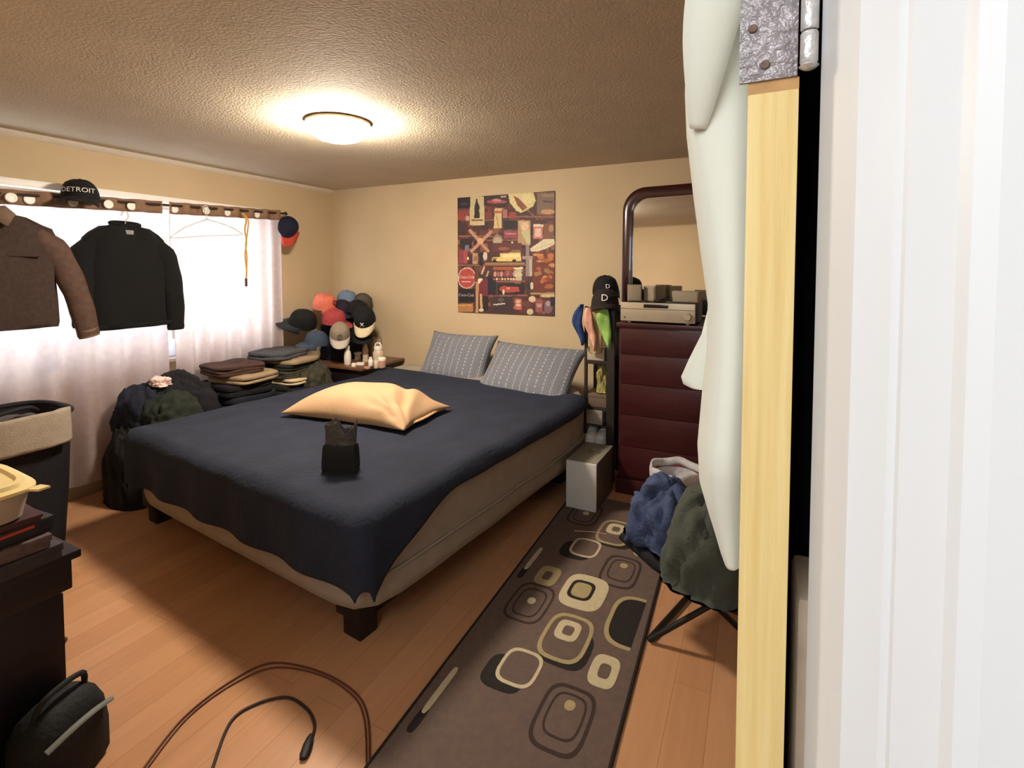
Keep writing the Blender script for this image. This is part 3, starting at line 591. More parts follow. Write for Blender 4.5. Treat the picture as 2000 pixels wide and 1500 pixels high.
# gold pillow
GOLD = mat('gold_cotton', 'b4926e', .85, .04, 10, .2, 160)
gp = thing('pillow', 'gold cotton pillow lying crumpled in the middle of the bed', 'pillow', (-2.09, 2.31, .612), (R(0), R(0), R(8)))
mb = MB()
for sgn in (1, -1):
    def f(u, v, sgn=sgn):
        x, y = u * 2 - 1, v * 2 - 1
        th = max(0, (1 - abs(x) ** 2.6)) ** .62 * max(0, (1 - abs(y) ** 2.8)) ** .6
        px = x * .43 * (1 + .05 * x * y - .06 * (1 - y * y) * x * x); py = y * .25 * (1 - .12 * (1 - x * x) * y * y) - .03 * x
        zz = sgn * (.150 if sgn > 0 else .028) * th
        if sgn > 0:   # pull creases running in from the right and front right
            k = max(0, x - .05) * max(0, min(1, (1 - abs(x)) * 5))
            ang = math.atan2(y + .95, x - 1.05)
            zz += .022 * k * math.sin(ang * 15 + 3 * nz(px * 4, py * 4)) * th ** .3
            zz -= .030 * math.exp(-((x - .66) ** 2 / .02 + (y + .35) ** 2 / .05))
            zz += .02 * math.exp(-((x - .60) ** 2 / .015 + (y + .80) ** 2 / .012))
        return (px, py, zz + .010 * th * nz(px * 6, py * 6, 4))
    mb.grid(f, 64, 48)
weld(mb.build('pillow_cover', GOLD, gp, smooth=180))
MB().tube(smooth_path([(.36, -.235, .0), (.405, -.10, .006), (.41, .04, .005), (.40, .18, .004), (.385, .225, .0)], 6), [.010] * 25, 8, flat=.6).build('pillow_hem', GOLD, gp)
# small black bag with crumpled translucent top
sb = thing('small_bag', 'small black bag with crumpled grey film top standing on the blanket', 'bag', (-1.60, 1.60, .580), (0, 0, R(22)))
MB().loft([[(x * w_ * (1 + .04 * math.sin(z * 90)), y * .028 * (1 if z < .12 else .8), z) for x, y in ((-1, -1), (-.3, -1.15), (.4, -1.1), (1, -1), (1.03, 0), (1, 1), (.2, 1.1), (-.5, 1.1), (-1, 1), (-1.03, 0))] for z, w_ in ((0, .070), (.03, .073), (.07, .072), (.11, .070), (.125, .069))]).build('bag_body', mat('black_bag_paper', '0d0c0e', .7, .2, 40), sb, smooth=30)
film = mat('grey_translucent_film', '55504c', .45, .3, 40, .8, 70, alpha=.72)
def ff(u, v):
    a = 2 * math.pi * u; r1 = 1 + .1 * math.sin(5 * a) * v
    return (.068 * math.cos(a) * r1, .027 * math.sin(a) * (1 + .3 * v) * r1, .12 + .085 * v + .022 * v * math.sin(3 * a + 1) + .01 * v * math.sin(7 * a))
solid(MB().grid(ff, 40, 6).build('film_top', film, sb, smooth=40), .0012)

# ---------------------------------------------------------------- runner rug with carved pattern
rug = thing('runner_rug', 'brown runner rug with rounded square rings beside the bed', 'rug', (-.69, 1.9, 0))
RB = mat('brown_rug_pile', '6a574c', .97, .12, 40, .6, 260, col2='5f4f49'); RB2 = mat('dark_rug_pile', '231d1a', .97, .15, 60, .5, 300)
RC = mat('cream_rug_pile', 'bfb190', .97, .07, 60, .5, 300); RT = mat('tan_rug_pile', 'a3926a', .97, .08, 60, .5, 300); RM = mat('faint_brown_rug_pile', '3a2c28', .97, .1, 60, .5, 300)
def rx(y): return -.672 - .0277 * (y - 1.0)
y0, y1, hw = .55, 3.07, .322
MB().loft([[(rx(y0) - hw + .69, y0 - 1.9, z), (rx(y0) + hw + .69, y0 - 1.9, z), (rx(y1) + hw + .69, y1 - 1.9, z), (rx(y1) - hw + .69, y1 - 1.9, z)] for z in (.001, .010)]).build('rug_base', RB, rug)
for s_ in (-1, 1):
    MB().tube([(rx(y0) + s_ * hw + .69, y0 - 1.9, .007), (rx(y1) + s_ * hw + .69, y1 - 1.9, .007)], .0065, 8).build('rug_binding', RB2, rug)
def sq(cx, cy, hw, hl, n=3.4, N=32):
    return [(cx + hw * math.copysign(abs(math.cos(a)) ** (2 / n), math.cos(a)), cy + hl * math.copysign(abs(math.sin(a)) ** (2 / n), math.sin(a))) for a in [2 * math.pi * j / N for j in range(N)]]
def inlay(name, poly, m, z=.0115, hole=None):
    P = [(x + .69, y - 1.9) for x, y in poly]
    if hole:
        H = [(x + .69, y - 1.9) for x, y in hole]; n = len(P); mb = MB()
        mb.loft([[(x, y, .009) for x, y in P], [(x, y, z) for x, y in P], [(x, y, z) for x, y in H], [(x, y, .009) for x, y in H]], cap=False)
    else: mb = MB().prism(P, .009, z)
    return mb.build(name, m, rug, smooth=30)
def ringi(cx, cy, hw, hl, w_, m, z=.0115, name='pile_ring', n=3.4): inlay(name, sq(cx, cy, hw, hl, n), m, z, sq(cx, cy, hw - w_, hl - w_ * 1.2, n))
for k in (-1, 0, 1):
    dy = .864 * k; dx = -.028 * k
    def C(x, y): return x + dx, y + dy
    if 1.2 + dy > y0 - .1:
        x, y = C(-.675, 2.12); 
        if y < y1 - .14: inlay('pile_square', sq(x, y, .098, .125), RC, .0115, sq(x - .014, y + .006, .056, .072)); ringi(x - .014, y + .006, .056, .072, .015, RB2, .0108); inlay('pile_patch', sq(x - .014, y + .006, .041, .053), RT, .0114)
        x, y = C(-.865, 2.16)
        if y < y1 - .08: inlay('pile_square', sq(x, y, .053, .076), RT, .0115, sq(x - .002, y, .020, .036))
        x, y = C(-.865, 1.95)
        if y < y1 - .13: ringi(x, y, .088, .132, .010, RM, .0108, n=3.8); ringi(x - .0, y + .0, .060, .095, .007, RM, .0108); inlay('pile_dot', sq(x + .003, y + .012, .018, .021, 2.2), RC)
        x, y = C(-.652, 1.822)
        if y < y1 - .13: inlay('pile_dark', sq(x + .022, y - .05, .092, .105), RB2, .0106); inlay('pile_patch', sq(x, y, .078, .118), RB, .0109); ringi(x, y, .093, .134, .015, RT); inlay('pile_square', sq(x - .006, y + .036, .048, .058), RC, .0118, sq(x - .004, y + .036, .022, .028))  # dark pile inlay belongs to the rug's own pattern
        x, y = C(-.752, 1.605)
        if y < y1 - .1: inlay('pile_dark', sq(x - .035, y - .045, .080, .080), RB2, .0106); inlay('pile_patch', sq(x, y, .066, .080), RB, .0109); ringi(x, y, .074, .088, .012, RC)
        x, y = C(-.472, 1.722)
        if y < y1 - .08: inlay('pile_square', sq(x, y, .050, .078), RC, .0115, sq(x + .002, y, .021, .036))
        x, y = C(-.538, 1.51)
        if y < y1 - .13: ringi(x, y - .03, .088, .132, .012, RM, .0108, n=3.8); ringi(x + .002, y - .02, .060, .090, .007, RM, .0108); inlay('pile_dot', sq(x + .004, y + .022, .018, .021, 2.2), RT)
        x, y = C(-.955, 1.40)
        if y < y1 - .1: inlay('pile_sliver', sq(x, y, .011, .105, 4), RC); inlay('pile_dark', sq(x + .0, y - .13, .015, .05), RB2, .0106)
        x, y = C(-.43, 2.02)
        if y < y1 - .17:
            xr = rx(y) + hw - .022
            o_ = [(px, py) for px, py in sq(x + .02, y, .125, .165, 3.4, 48) if px <= xr]; i_ = sq(x + .02, y, .108, .146, 3.4, 48)
            O = sorted(o_, key=lambda q: math.atan2(q[1] - y, -(q[0] - xr))); I = [(px, py) for px, py in i_ if px <= xr]; I = sorted(I, key=lambda q: math.atan2(q[1] - y, -(q[0] - xr)))
            n = min(len(O), len(I)); mb = MB()
            def rs(A): return [A[round(j * (len(A) - 1) / 23)] for j in range(24)]
            O, I = rs(O), rs(I)
            mb.loft([[(px + .69, py - 1.9, zz) for px, py in A] for A, zz in ((O, .009), (O, .0115), (I, .0115), (I, .009))], cap=False, close=False).build('pile_arc', RT, rug, smooth=30)
            MB().prism([(px + .69, py - 1.9) for px, py in I], .009, .0106).build('pile_dark', RB2, rug, smooth=30)
st = MB().tube([(0, 0, .003), (.09, .03, .004), (.17, .04, .003)], .003, 6).build('loose_strip', mat('pink_strip', 'b98a72', .6, .1), loc=(-.885, 2.60, .0105)); tag(st, 'thin pinkish strip lying across the far part of the rug', 'strip')

# ---------------------------------------------------------------- cords on the floor
RCD = mat('red_brown_cord', '5e3022', .6, .15, 80); BCD = mat('dark_cord', '2c1c1a', .6, .15, 80)
def cord(label, pts, r_, m, plug=None, name='power_cord'):
    t = thing(name, label, 'cord', (0, 0, 0)); t.location = pts[0][:2] + (0,)
    o = Vector(t.location); MB().tube([Vector(p) - o for p in smooth_path(pts, 12)], r_, 8).build('cable', m, t)
    if plug: plug(t, o)
    return t
def plug(t, o):
    a = Vector((-1.223,1.084,0.008)) - o; b = Vector((-1.182,1.016,0.008)) - o
    MB().tube([a, a.lerp(b, .15), a.lerp(b, .45), a.lerp(b, .8), b], [.006, .011, .015, .015, .010], 14, flat=.6).build('connector', mat('black_rubber', '151112', .6, .1), t)
cord('dark cord looping to a black connector on the floor', [(-1.369,0.849,0.005), (-1.399,0.883,0.005), (-1.492,1.004,0.005), (-1.478,1.085,0.005), (-1.408,1.148,0.005), (-1.309,1.145,0.005), (-1.244,1.115,0.005), (-1.218,1.085,0.006)], .0045, BCD, plug)
cord('thin red brown cord arching over the floor, outer of the pair', [(-1.556,0.759,0.004), (-1.580,0.796,0.004), (-1.645,0.951,0.004), (-1.643,1.108,0.004), (-1.586,1.229,0.004), (-1.405,1.277,0.004), (-1.225,1.267,0.004), (-1.111,1.211,0.004), (-0.989,1.084,0.004), (-0.949,1.039,0.004)], .0030, RCD)
cord('thin red brown cord arching over the floor, inner of the pair', [(-1.545,0.764,0.004), (-1.570,0.801,0.004), (-1.633,0.957,0.004), (-1.625,1.105,0.004), (-1.559,1.218,0.004), (-1.389,1.267,0.004), (-1.222,1.254,0.004), (-1.117,1.201,0.004), (-0.997,1.080,0.004), (-0.957,1.035,0.004)], .0026, RCD)

# ---------------------------------------------------------------- hamper, cabinet and things at the left
hp = thing('laundry_hamper', 'black open laundry hamper in front of the left curtain', 'hamper', (-3.46, 1.15, 0))
BW = mat('black_hamper_weave', '17141b', .7, .2, 40, .5, 200)
def hr_(z, k): return [(.235 * k * math.copysign(abs(math.cos(a)) ** .6, math.cos(a)), .235 * k * math.copysign(abs(math.sin(a)) ** .6, math.sin(a)), z) for a in [2 * math.pi * j / 36 for j in range(36)]]
MB().loft([hr_(0, .86), hr_(.3, .95), hr_(.68, 1.02), hr_(.70, 1.03), hr_(.70, .99), hr_(.66, .98), hr_(.03, .84)]).build('hamper_body', BW, hp)
MB().tube([Vector(p) for p in hr_(.705, 1.02)] + [Vector(hr_(.705, 1.02)[0])], .014, 8, cap=False).build('rim', BW, hp)
MB().tube(smooth_path([(.10, -.12, .71), (.12, -.06, .735), (.10, .06, .745), (.05, .12, .71)], 5), .010, 8).build('handle', BW, hp)
LT = mat('beige_linen', '9d9080', .9, .07, 30, .3, 120)
cl = thing('towel', 'beige towel folded over the rim of the black hamper', 'towel', (-3.46, 1.15, .70))
def tw(u, v):
    a = R(-88 + 118 * u); k = 1.03; x0 = .235 * k * math.copysign(abs(math.cos(a)) ** .6, math.cos(a)); y0_ = .235 * k * math.copysign(abs(math.sin(a)) ** .6, math.sin(a))
    s_ = v * .36 - .12
    if s_ < 0: q = 1 + s_ * 1.6; z = .035 + s_ * .5
    else: q = 1.10 + .05 * math.sin(u * 9) * v; z = .035 - s_ * (.85 - .15 * u)
    return (x0 * q, y0_ * q, z + .008 * nz(u * 8, v * 5))
solid(MB().grid(tw, 40, 18).build('towel_cloth', LT, cl, smooth=180), .014)
heap('laundry', 'grey clothes filling the black hamper', 'clothes', (-3.46, 1.15, .60), (.36, .36, .09), mat('grey_laundry', '4c4542', .9, .2, 25), 3.9)
# tall black cabinet close to the door
cb = thing('cabinet', 'dark purple black cabinet at the left edge of the picture', 'cabinet', (-2.02, .57, 0))
CBM = mat('purple_black_lacquer', '1a1118', .4, .15, 6)
MB().box((-.30, -.22, .03), (.165, .16, .49), .004).build('body', CBM, cb)
MB().box((-.32, -.225, .49), (.175, .185, .58), .006).build('crown_moulding', CBM, cb)
MB().box((-.33, -.228, .58), (.185, .205, .605), .005).build('top', CBM, cb)
MB().box((-.31, -.225, 0), (.172, .17, .06), .004).build('plinth', CBM, cb)
o = MB().box((-.27, .16, .09), (.14, .175, .47), .003).build('door', CBM, cb)
MB().lathe([(.005, 0), (.012, .012), (.006, .02)], 12, M=Matrix.Translation((.10, .175, .3)) @ Matrix.Rotation(R(-90), 4, 'X')).build('knob', mat('brass_knob', '9a7a48', .3, .1, metal=.8), o)
# boxes stacked on the cabinet
zt = .605
for (lb, dims, col, col2, rz) in (('dark grey flat case, bottom of the stack on the cabinet', (.40, .32, .045), '2c282d', '3a3338', 3), ('worn pink and grey board game box in the cabinet stack', (.38, .30, .04), '6f5a5c', '3f3438', -2), ('black disc player with a red stripe above the game box', (.37, .29, .045), '1f1c22', '2a2530', 4), ('thin dark red book on top of the black player', (.36, .28, .020), '4d2428', '2d181c', -4)):
    t = thing('flat_box', lb, 'box', (-2.02, .555, zt), (0, 0, R(rz)))
    m = mat('box_' + col, col, .5, .2, 18, col2=col2)
    MB().box((-dims[0] / 2, -dims[1] / 2, 0), (dims[0] / 2, dims[1] / 2, dims[2] * .55), .003).build('box_base', m, t)
    MB().box((-dims[0] / 2 - .003, -dims[1] / 2 - .003, dims[2] * .5), (dims[0] / 2 + .003, dims[1] / 2 + .003, dims[2] - .001), .003).build('box_lid', m, t)
    if 'red stripe' in lb: MB().box((dims[0] / 2 + .002, -.02, .028), (dims[0] / 2 + .006, .10, .036)).build('stripe', mat('red_label', 'b5402f', .5, .1), t)
    zt += dims[2]
fc = thing('food_container', 'translucent storage container with a cream lid on the cabinet stack', 'container', (-1.985, .55, zt), (0, 0, R(-3)))
def rr_(hx, hy, z, n=5): return [(hx * math.copysign(abs(math.cos(a)) ** (2 / n), math.cos(a)), hy * math.copysign(abs(math.sin(a)) ** (2 / n), math.sin(a)), z) for a in [2 * math.pi * j / 36 for j in range(36)]]
MB().loft([rr_(.145, .105, 0), rr_(.155, .115, .006), rr_(.175, .130, .085)]).build('tub', mat('milky_plastic', 'a99c92', .4, .05, alpha=.92), fc)
MB().loft([rr_(.178, .133, .080), rr_(.186, .141, .084), rr_(.186, .141, .092), rr_(.170, .126, .098), rr_(.165, .121, .108), rr_(.150, .106, .110), rr_(.145, .10, .103), rr_(.02, .02, .103)]).build('container_lid', mat('cream_plastic_lid', 'e3cf98', .35, .03), fc)
MB().prism([(.17, .10), (.205, .118), (.20, .145), (.165, .135)], .084, .090).build('lid_tab', MATS['cream_plastic_lid'], fc)
# dark bag and shoe on the floor beside the cabinet
bgk = thing('handbag', 'black bag with grey stripe on the floor beside the cabinet', 'bag', (-1.77, .68, 0), (0, 0, R(15)))
MB().loft([[(x * .075 * k + .008 * nz(x * 3, y * 3, z * 8), y * .11 * k, z) for x, y in [(math.copysign(abs(math.cos(a)) ** .6, math.cos(a)), math.copysign(abs(math.sin(a)) ** .6, math.sin(a))) for a in [2 * math.pi * j / 28 for j in range(28)]]] for z, k in ((0, .9), (.02, 1), (.10, 1.02), (.17, .95), (.21, .78), (.235, .5), (.245, .2))]).build('bag_body', mat('black_bag_fabric', '131518', .75, .25, 25, .3, 90), bgk)
MB().tube(smooth_path([(.078, -.09, .17), (.088, -.03, .185), (.088, .03, .185), (.074, .09, .165)], 5), .010, 8, flat=.6).build('stripe', mat('grey_strap', '6f7370', .5, .1), bgk)
MB().tube(smooth_path([(.0, -.07, .20), (.02, -.05, .27), (.02, .05, .27), (.0, .07, .20)], 6), .008, 8).build('handle', MATS['black_bag_fabric'], bgk)
sh = heap('dark_cloth', 'dark cloth slumped at the bottom left beside the black bag', 'clothes', (-1.70, .56, 0), (.20, .26, .12), mat('slate_black_cloth', '1c2022', .9, .3, 20, .3, 90), 8.8)

# ---------------------------------------------------------------- wall poster: flat print
PU0, PU1 = -2.381, -1.469; PZT, PZB = 2.083, 1.079
ps = thing('poster', 'large collage poster of vintage soda memorabilia on the back wall', 'poster', ((PU0 + PU1) / 2, YB, PZB))
NW, NH = 176, 194
img = np.zeros((NH, NW, 3)); YY, XX = np.mgrid[0:NH, 0:NW]; U = (XX + .5) / NW; V = (YY + .5) / NH
def uv(x, y):
    x0 = 75 + (98 - 75) * (y - 160) / 1220; x1 = 1120; u = (x - x0) / (x1 - x0); t_ = 160 - 88 * u; b_y = 1380 + 60 * u; return u, (y - t_) / (b_y - t_)
def C_(h): return np.array([int(h[i:i + 2], 16) / 255 for i in (0, 2, 4)])
def poly(pts, col, raw=False):
    P = [p if raw else uv(*p) for p in pts]; ins = np.zeros(U.shape, bool); n = len(P)
    for i in range(n):
        x1, y1 = P[i]; x2, y2 = P[(i + 1) % n]
        if y1 == y2: continue
        cnd = ((y1 > V) != (y2 > V)) & (U < (x2 - x1) * (V - y1) / (y2 - y1) + x1); ins ^= cnd
    img[ins] = C_(col)
def rect(x0, y0, x1, y1, col): poly([(x0, y0), (x1, y0), (x1, y1), (x0, y1)], col)
def ell(cx, cy, a, b, col): poly([(cx + a * math.cos(t_), cy + b * math.sin(t_)) for t_ in [2 * math.pi * i / 24 for i in range(24)]], col)
def line(x0, y0, x1, y1, w_, col):
    dx, dy = x1 - x0, y1 - y0; l_ = math.hypot(dx, dy); nx, ny = -dy / l_ * w_ / 2, dx / l_ * w_ / 2
    poly([(x0 + nx, y0 + ny), (x1 + nx, y1 + ny), (x1 - nx, y1 - ny), (x0 - nx, y0 - ny)], col)
img[:] = C_('4a2a28')
rnd = random.Random(5)
pal = ['5c3030', '6b3a34', '3a2226', '743c38', '2c1c22', '80503e', '55353a', '8a5a48', '402c34']
for i in range(240):
    x = rnd.uniform(80, 1110); y = rnd.uniform(90, 1400); a = rnd.uniform(12, 55); b_ = rnd.uniform(10, 40); rect(x - a, y - b_, x + a, y + b_, rnd.choice(pal))
for r0, r1, xa, xb in ((385, 398, 80, 500), (345, 360, 600, 1115), (560, 572, 90, 480), (600, 612, 380, 760), (870, 884, 90, 830), (1050, 1062, 520, 830), (1205, 1216, 500, 850), (560, 578, 900, 1120)): rect(xa, r0, xb, r1, '8a5f48')
rect(75, 150, 225, 270, '241a22'); rect(110, 210, 190, 235, '3c3646')
for x in (85, 120, 160): rect(x, 300 + x % 20, x + 34, 400, '8c4038'); ell(195, 375, 22, 30, 'b99a78')
rect(222, 140, 385, 450, 'c2b287'); poly([(288, 165), (304, 165), (308, 200), (330, 250), (328, 300), (336, 370), (268, 372), (275, 300), (272, 250), (286, 200)], '2c201e'); rect(240, 385, 370, 400, '8a5844')
rect(380, 120, 640, 240, '38262a'); ell(520, 195, 110, 22, '9a4a4c'); ell(520, 180, 50, 16, 'c08080'); rect(560, 130, 620, 150, 'a89484')
rect(390, 300, 470, 380, '7a3432'); rect(590, 275, 635, 370, 'a06a62'); rect(650, 305, 730, 370, '94403c'); rect(600, 400, 745, 480, '201a1e'); rect(600, 505, 745, 590, '8a4250'); rect(612, 530, 730, 545, 'b87880')
poly([(640, 85), (905, 85), (930, 180), (905, 240), (830, 290), (780, 312), (730, 290), (660, 200)], 'd3c68f'); poly([(700, 130), (745, 150), (845, 250), (800, 290), (740, 230)], '8a4a36'); ell(850, 160, 60, 55, 'dccf98'); line(800, 240, 960, 390, 8, '9a6a4a')
rect(940, 90, 1115, 330, '7a6152'); ell(1050, 300, 70, 28, 'c09068'); rect(990, 110, 1115, 140, '8d7a68'); rect(1000, 180, 1100, 200, '54403c')
poly([(500, 270), (575, 262), (580, 480), (490, 478)], 'cbb684'); rect(490, 290, 575, 320, 'b5654c'); line(520, 340, 540, 470, 12, 'b08a5c')
rect(750, 395, 880, 660, 'b08a68'); poly([(760, 410), (860, 400), (880, 600), (860, 660), (800, 560)], 'c6a886'); ell(820, 460, 34, 40, 'd8b896'); poly([(780, 520), (870, 510), (880, 640), (850, 660)], 'bdb58a'); line(850, 660, 850, 1000, 34, '8e7c7c'); line(880, 800, 885, 1000, 30, 'b9a894'); rect(800, 780, 920, 815, 'a08a86')
rect(910, 440, 1000, 590, 'c07a6a'); rect(905, 435, 1005, 462, 'e0cdb6'); rect(925, 480, 985, 570, 'dcb8a8'); rect(1010, 430, 1110, 590, '7a4c3e'); ell(1085, 480, 26, 40, 'a87c58')
poly([(875, 700), (940, 650), (1010, 600), (1115, 595), (1120, 650), (1040, 700), (960, 728), (885, 732)], 'd6c9a8'); line(880, 715, 1110, 640, 5, 'b0a080')
line(215, 495, 440, 735, 34, 'b5876c'); line(470, 510, 235, 735, 34, 'b5876c'); ell(342, 615, 36, 34, 'cf9c7c'); rect(110, 590, 250, 700, '2e2428'); rect(170, 660, 215, 715, '6c707c')
ell(533, 605, 56, 58, '94705a'); ell(533, 615, 44, 42, 'a8a088'); ell(690, 640, 12, 22, 'c8bcb0')
rect(480, 640, 790, 730, '5e302e'); ell(600, 700, 60, 18, '8c5448')
for x, c_ in ((100, '8a3a40'), (150, 'a04a4a')): rect(x, 720, x + 48, 860, c_)
ell(205, 805, 14, 16, 'dccdb0'); rect(258, 745, 318, 865, 'b08c6c'); rect(270, 780, 308, 830, '8a6a50'); ell(400, 780, 24, 44, 'ccc0a8'); rect(335, 740, 375, 880, '241c24')
# small pale lorry
poly([(472, 795), (560, 790), (565, 748), (780, 742), (785, 835), (475, 838)], 'd9c077'); rect(585, 762, 765, 795, 'e6d69c'); ell(503, 832, 22, 16, '241a1a'); ell(712, 832, 22, 16, '241a1a'); rect(480, 800, 530, 815, '8a7a50'); rect(400, 850, 820, 872, '9c7850'); rect(680, 715, 780, 735, '8c6450')
ell(195, 1015, 104, 114, 'd9b9a8'); ell(195, 1015, 95, 104, 'a8433e'); rect(100, 1130, 285, 1275, '1d171b'); rect(98, 1290, 270, 1380, 'a97548'); rect(110, 1300, 255, 1318, 'bd8a58')
rect(285, 880, 330, 1050, '5c3a30'); rect(298, 1060, 330, 1390, 'b98a64'); line(395, 890, 360, 975, 20, 'c8a284'); line(440, 940, 415, 1000, 16, 'b8a080')
ell(350, 1048, 32, 30, 'e0cfae'); ell(408, 1120, 76, 92, '6e2a30'); rect(430, 1020, 520, 1200, '1e1c26'); rect(380, 1215, 440, 1370, '201a20'); line(355, 1190, 365, 1380, 24, 'c5a074'); ell(362, 1362, 28, 18, 'd9c49c')
rect(490, 895, 720, 930, 'a0552f'); 
for i in range(7): ell(510 + i * 34, 975, 16, 30, rnd.choice(['a06060', '804048', 'c09080']))
for i in range(9): ell(500 + i * 30, 1030, 12, 12, rnd.choice(['c8a080', '9a5c50', 'd8c0a0']))
rect(712, 900, 802, 925, 'd8ccae'); ell(757, 945, 40, 24, 'bdb292'); ell(757, 985, 42, 26, 'c8bc9c'); rect(730, 1005, 790, 1045, 'b8aa8c')
rect(545, 1080, 820, 1195, '241a1e'); poly([(560, 1120), (600, 1105), (760, 1115), (770, 1165), (640, 1180), (560, 1150)], 'a8453a'); ell(602, 1170, 12, 26, 'd8c8b0'); ell(650, 1130, 20, 12, 'c88070')
rect(500, 1220, 700, 1400, '3a2a2c'); line(495, 1308, 620, 1295, 14, 'cdc2b4'); ell(575, 1255, 34, 24, '5a4a48'); rect(720, 1245, 795, 1365, 'a85a48'); ell(757, 1275, 28, 20, 'd0a888'); ell(757, 1340, 30, 22, 'c86a60'); rect(735, 1305, 780, 1322, 'dcc8b0')
rect(905, 740, 1120, 1180, '6a3226'); 
for i in range(34): ell(rnd.uniform(925, 1105), rnd.uniform(760, 1150), rnd.uniform(14, 36), rnd.uniform(12, 30), rnd.choice(['a8542c', 'b86a3a', '8a3c28', 'c4844c', '74302a', '94703c']))
rect(880, 1180, 1120, 1200, 'a88a5c'); ell(1060, 1215, 80, 20, 'c4ac7c'); ell(900, 1250, 36, 34, 'd0b896'); ell(895, 1105, 16, 40, 'c9b8a0'); rect(935, 1260, 1005, 1395, '95504e'); rect(945, 1300, 995, 1340, 'b88c88'); ell(1060, 1340, 42, 70, '7c5c64'); ell(1060, 1300, 26, 30, 'a88c8c'); ell(880, 1388, 34, 32, 'c8b890'); rect(1080, 1230, 1120, 1330, '1f1c24')
img = img * (1 + .16 * (np.random.RandomState(3).rand(NH, NW, 1) - .5)); img = np.clip(img, 0, 1)
lin = np.where(img <= .04045, img / 12.92, ((img + .055) / 1.055) ** 2.4)
pw, ph = PU1 - PU0, PZT - PZB
mb = MB().grid(lambda u, v: (-pw / 2 + pw * u, -.008, ph * (1 - v)), NW, NH)
me = bpy.data.meshes.new('print'); me.from_pydata(mb.v, [], mb.f); ca = me.color_attributes.new('print', 'FLOAT_COLOR', 'CORNER')
cols = np.ones((NH * NW, 4, 4), 'f'); cols[:, :, :3] = lin.reshape(-1, 1, 3); ca.data.foreach_set('color', cols.reshape(-1))
pm = bpy.data.materials.new('poster_print'); pm.use_nodes = True; an = pm.node_tree.nodes.new('ShaderNodeAttribute'); an.attribute_name = 'print'
pm.node_tree.links.new(an.outputs['Color'], pm.node_tree.nodes['Principled BSDF'].inputs['Base Color']); pm.node_tree.nodes['Principled BSDF'].inputs['Roughness'].default_value = .6
me.materials.append(pm); po = bpy.data.objects.new('print', me); COL.objects.link(po); po.parent = ps
MB().box((-pw / 2, -.0078, 0), (pw / 2, -.0005, ph), .001).build('backing_board', mat('dark_board', '2c2120', .7, .1), ps)
def pl_(x, y): u, v = uv(x, y); return (-pw / 2 + pw * u, -.0092, ph * (1 - v))
SH = Matrix(((1, .25, 0, 0), (0, 1, 0, 0), (0, 0, 1, 0), (0, 0, 0, 1)))
for (txt, x, y, sz, col) in (('Coca-Cola', 195, 1005, .036, 'e6cdbc'), ('Coca-Cola', 193, 1198, .036, 'b8aaa0'), ('Coca-Cola', 305, 398, .022, '7c4a3a')):
    text_mesh(txt, sz, .0005, 'print_lettering', mat('ink_' + col, col, .6, .02), ps, Matrix.Translation(pl_(x, y)) @ Matrix.Rotation(R(90), 4, 'X') @ SH)
for (x, y) in ((190, 1055),): MB().box((pl_(x, y)[0] - .045, -.0096, pl_(x, y)[2] - .003), (pl_(x, y)[0] + .045, -.0088, pl_(x, y)[2] + .003)).build('print_lettering', MATS['ink_e6cdbc'], ps)

# ---------------------------------------------------------------- mirror, dresser, stereo
MF = mat('mahogany_frame', '35110f', .22, .25, 5, coat=.4)
mr = thing('wall_mirror', 'arched mahogany framed mirror on the wall behind the dresser', 'mirror', (-.43, YB - .085, 1.0), (R(-1.5), 0, R(-4.6)))
def arch(w_, h_, r_, n=10):
    pts = [(-w_, 0), (w_, 0)]
    for i in range(n + 1): a = math.pi / 2 * i / n; pts.append((w_ - r_ + r_ * math.cos(a), h_ - r_ + r_ * math.sin(a)))
    for i in range(n + 1): a = math.pi / 2 + math.pi / 2 * i / n; pts.append((-w_ + r_ + r_ * math.cos(a), h_ - r_ + r_ * math.sin(a)))
    return pts
A0, A1, A2 = arch(.487, 1.055, .165), arch(.455, 1.020, .140), arch(.412, .975, .115)
MB().loft([[(x, .02, z) for x, z in A0], [(x, -.012, z) for x, z in A0], [(x, -.026, z) for x, z in A1], [(x, -.010, z) for x, z in A2], [(x, .02, z) for x, z in A2]], cap=False).build('mirror_frame', MF, mr, smooth=50)
mg = bpy.data.materials.new('mirror_silver'); mg.use_nodes = True; b = mg.node_tree.nodes['Principled BSDF']; b.inputs['Metallic'].default_value = 1; b.inputs['Roughness'].default_value = .04; b.inputs['Base Color'].default_value = (.86, .85, .82, 1)
MB().loft([[(x * 1.02, .010, z * 1.01 - .003) for x, z in A2], [(x * 1.02, 0, z * 1.01 - .003) for x, z in A2]]).build('mirror_glass', mg, mr, smooth=0)
DM = mat('dark_mahogany', '3d1618', .35, .18, 3, .1, 30, stretch=(1, 1, 8), coat=.15)
dr = thing('dresser', 'tall mahogany chest of drawers below the arched mirror', 'dresser', (-.40, 3.42, 0))
MB().box((-.40, -.20, .10), (.41, .24, 1.085), .004).build('body', DM, dr)
MB().box((-.415, -.225, 1.085), (.425, .25, 1.115), .006).build('top', DM, dr)
MB().box((-.415, -.215, 0), (.425, .24, .10), .006).build('plinth', DM, dr)
for z0, z1 in ((.12, .316), (.319, .520), (.523, .720), (.723, .910), (.913, 1.078)):
    o = MB().box((-.385, -.214, z0), (.395, -.199, z1), .002).build('drawer', DM, dr)
    for x in (.12, .30): MB().lathe([(.006, 0), (.008, .01), (.015, .018), (.013, .026), (.004, .03)], 14, M=Matrix.Translation((x, -.213, (z0 + z1) / 2)) @ Matrix.Rotation(R(90), 4, 'X')).build('knob', DM, o)
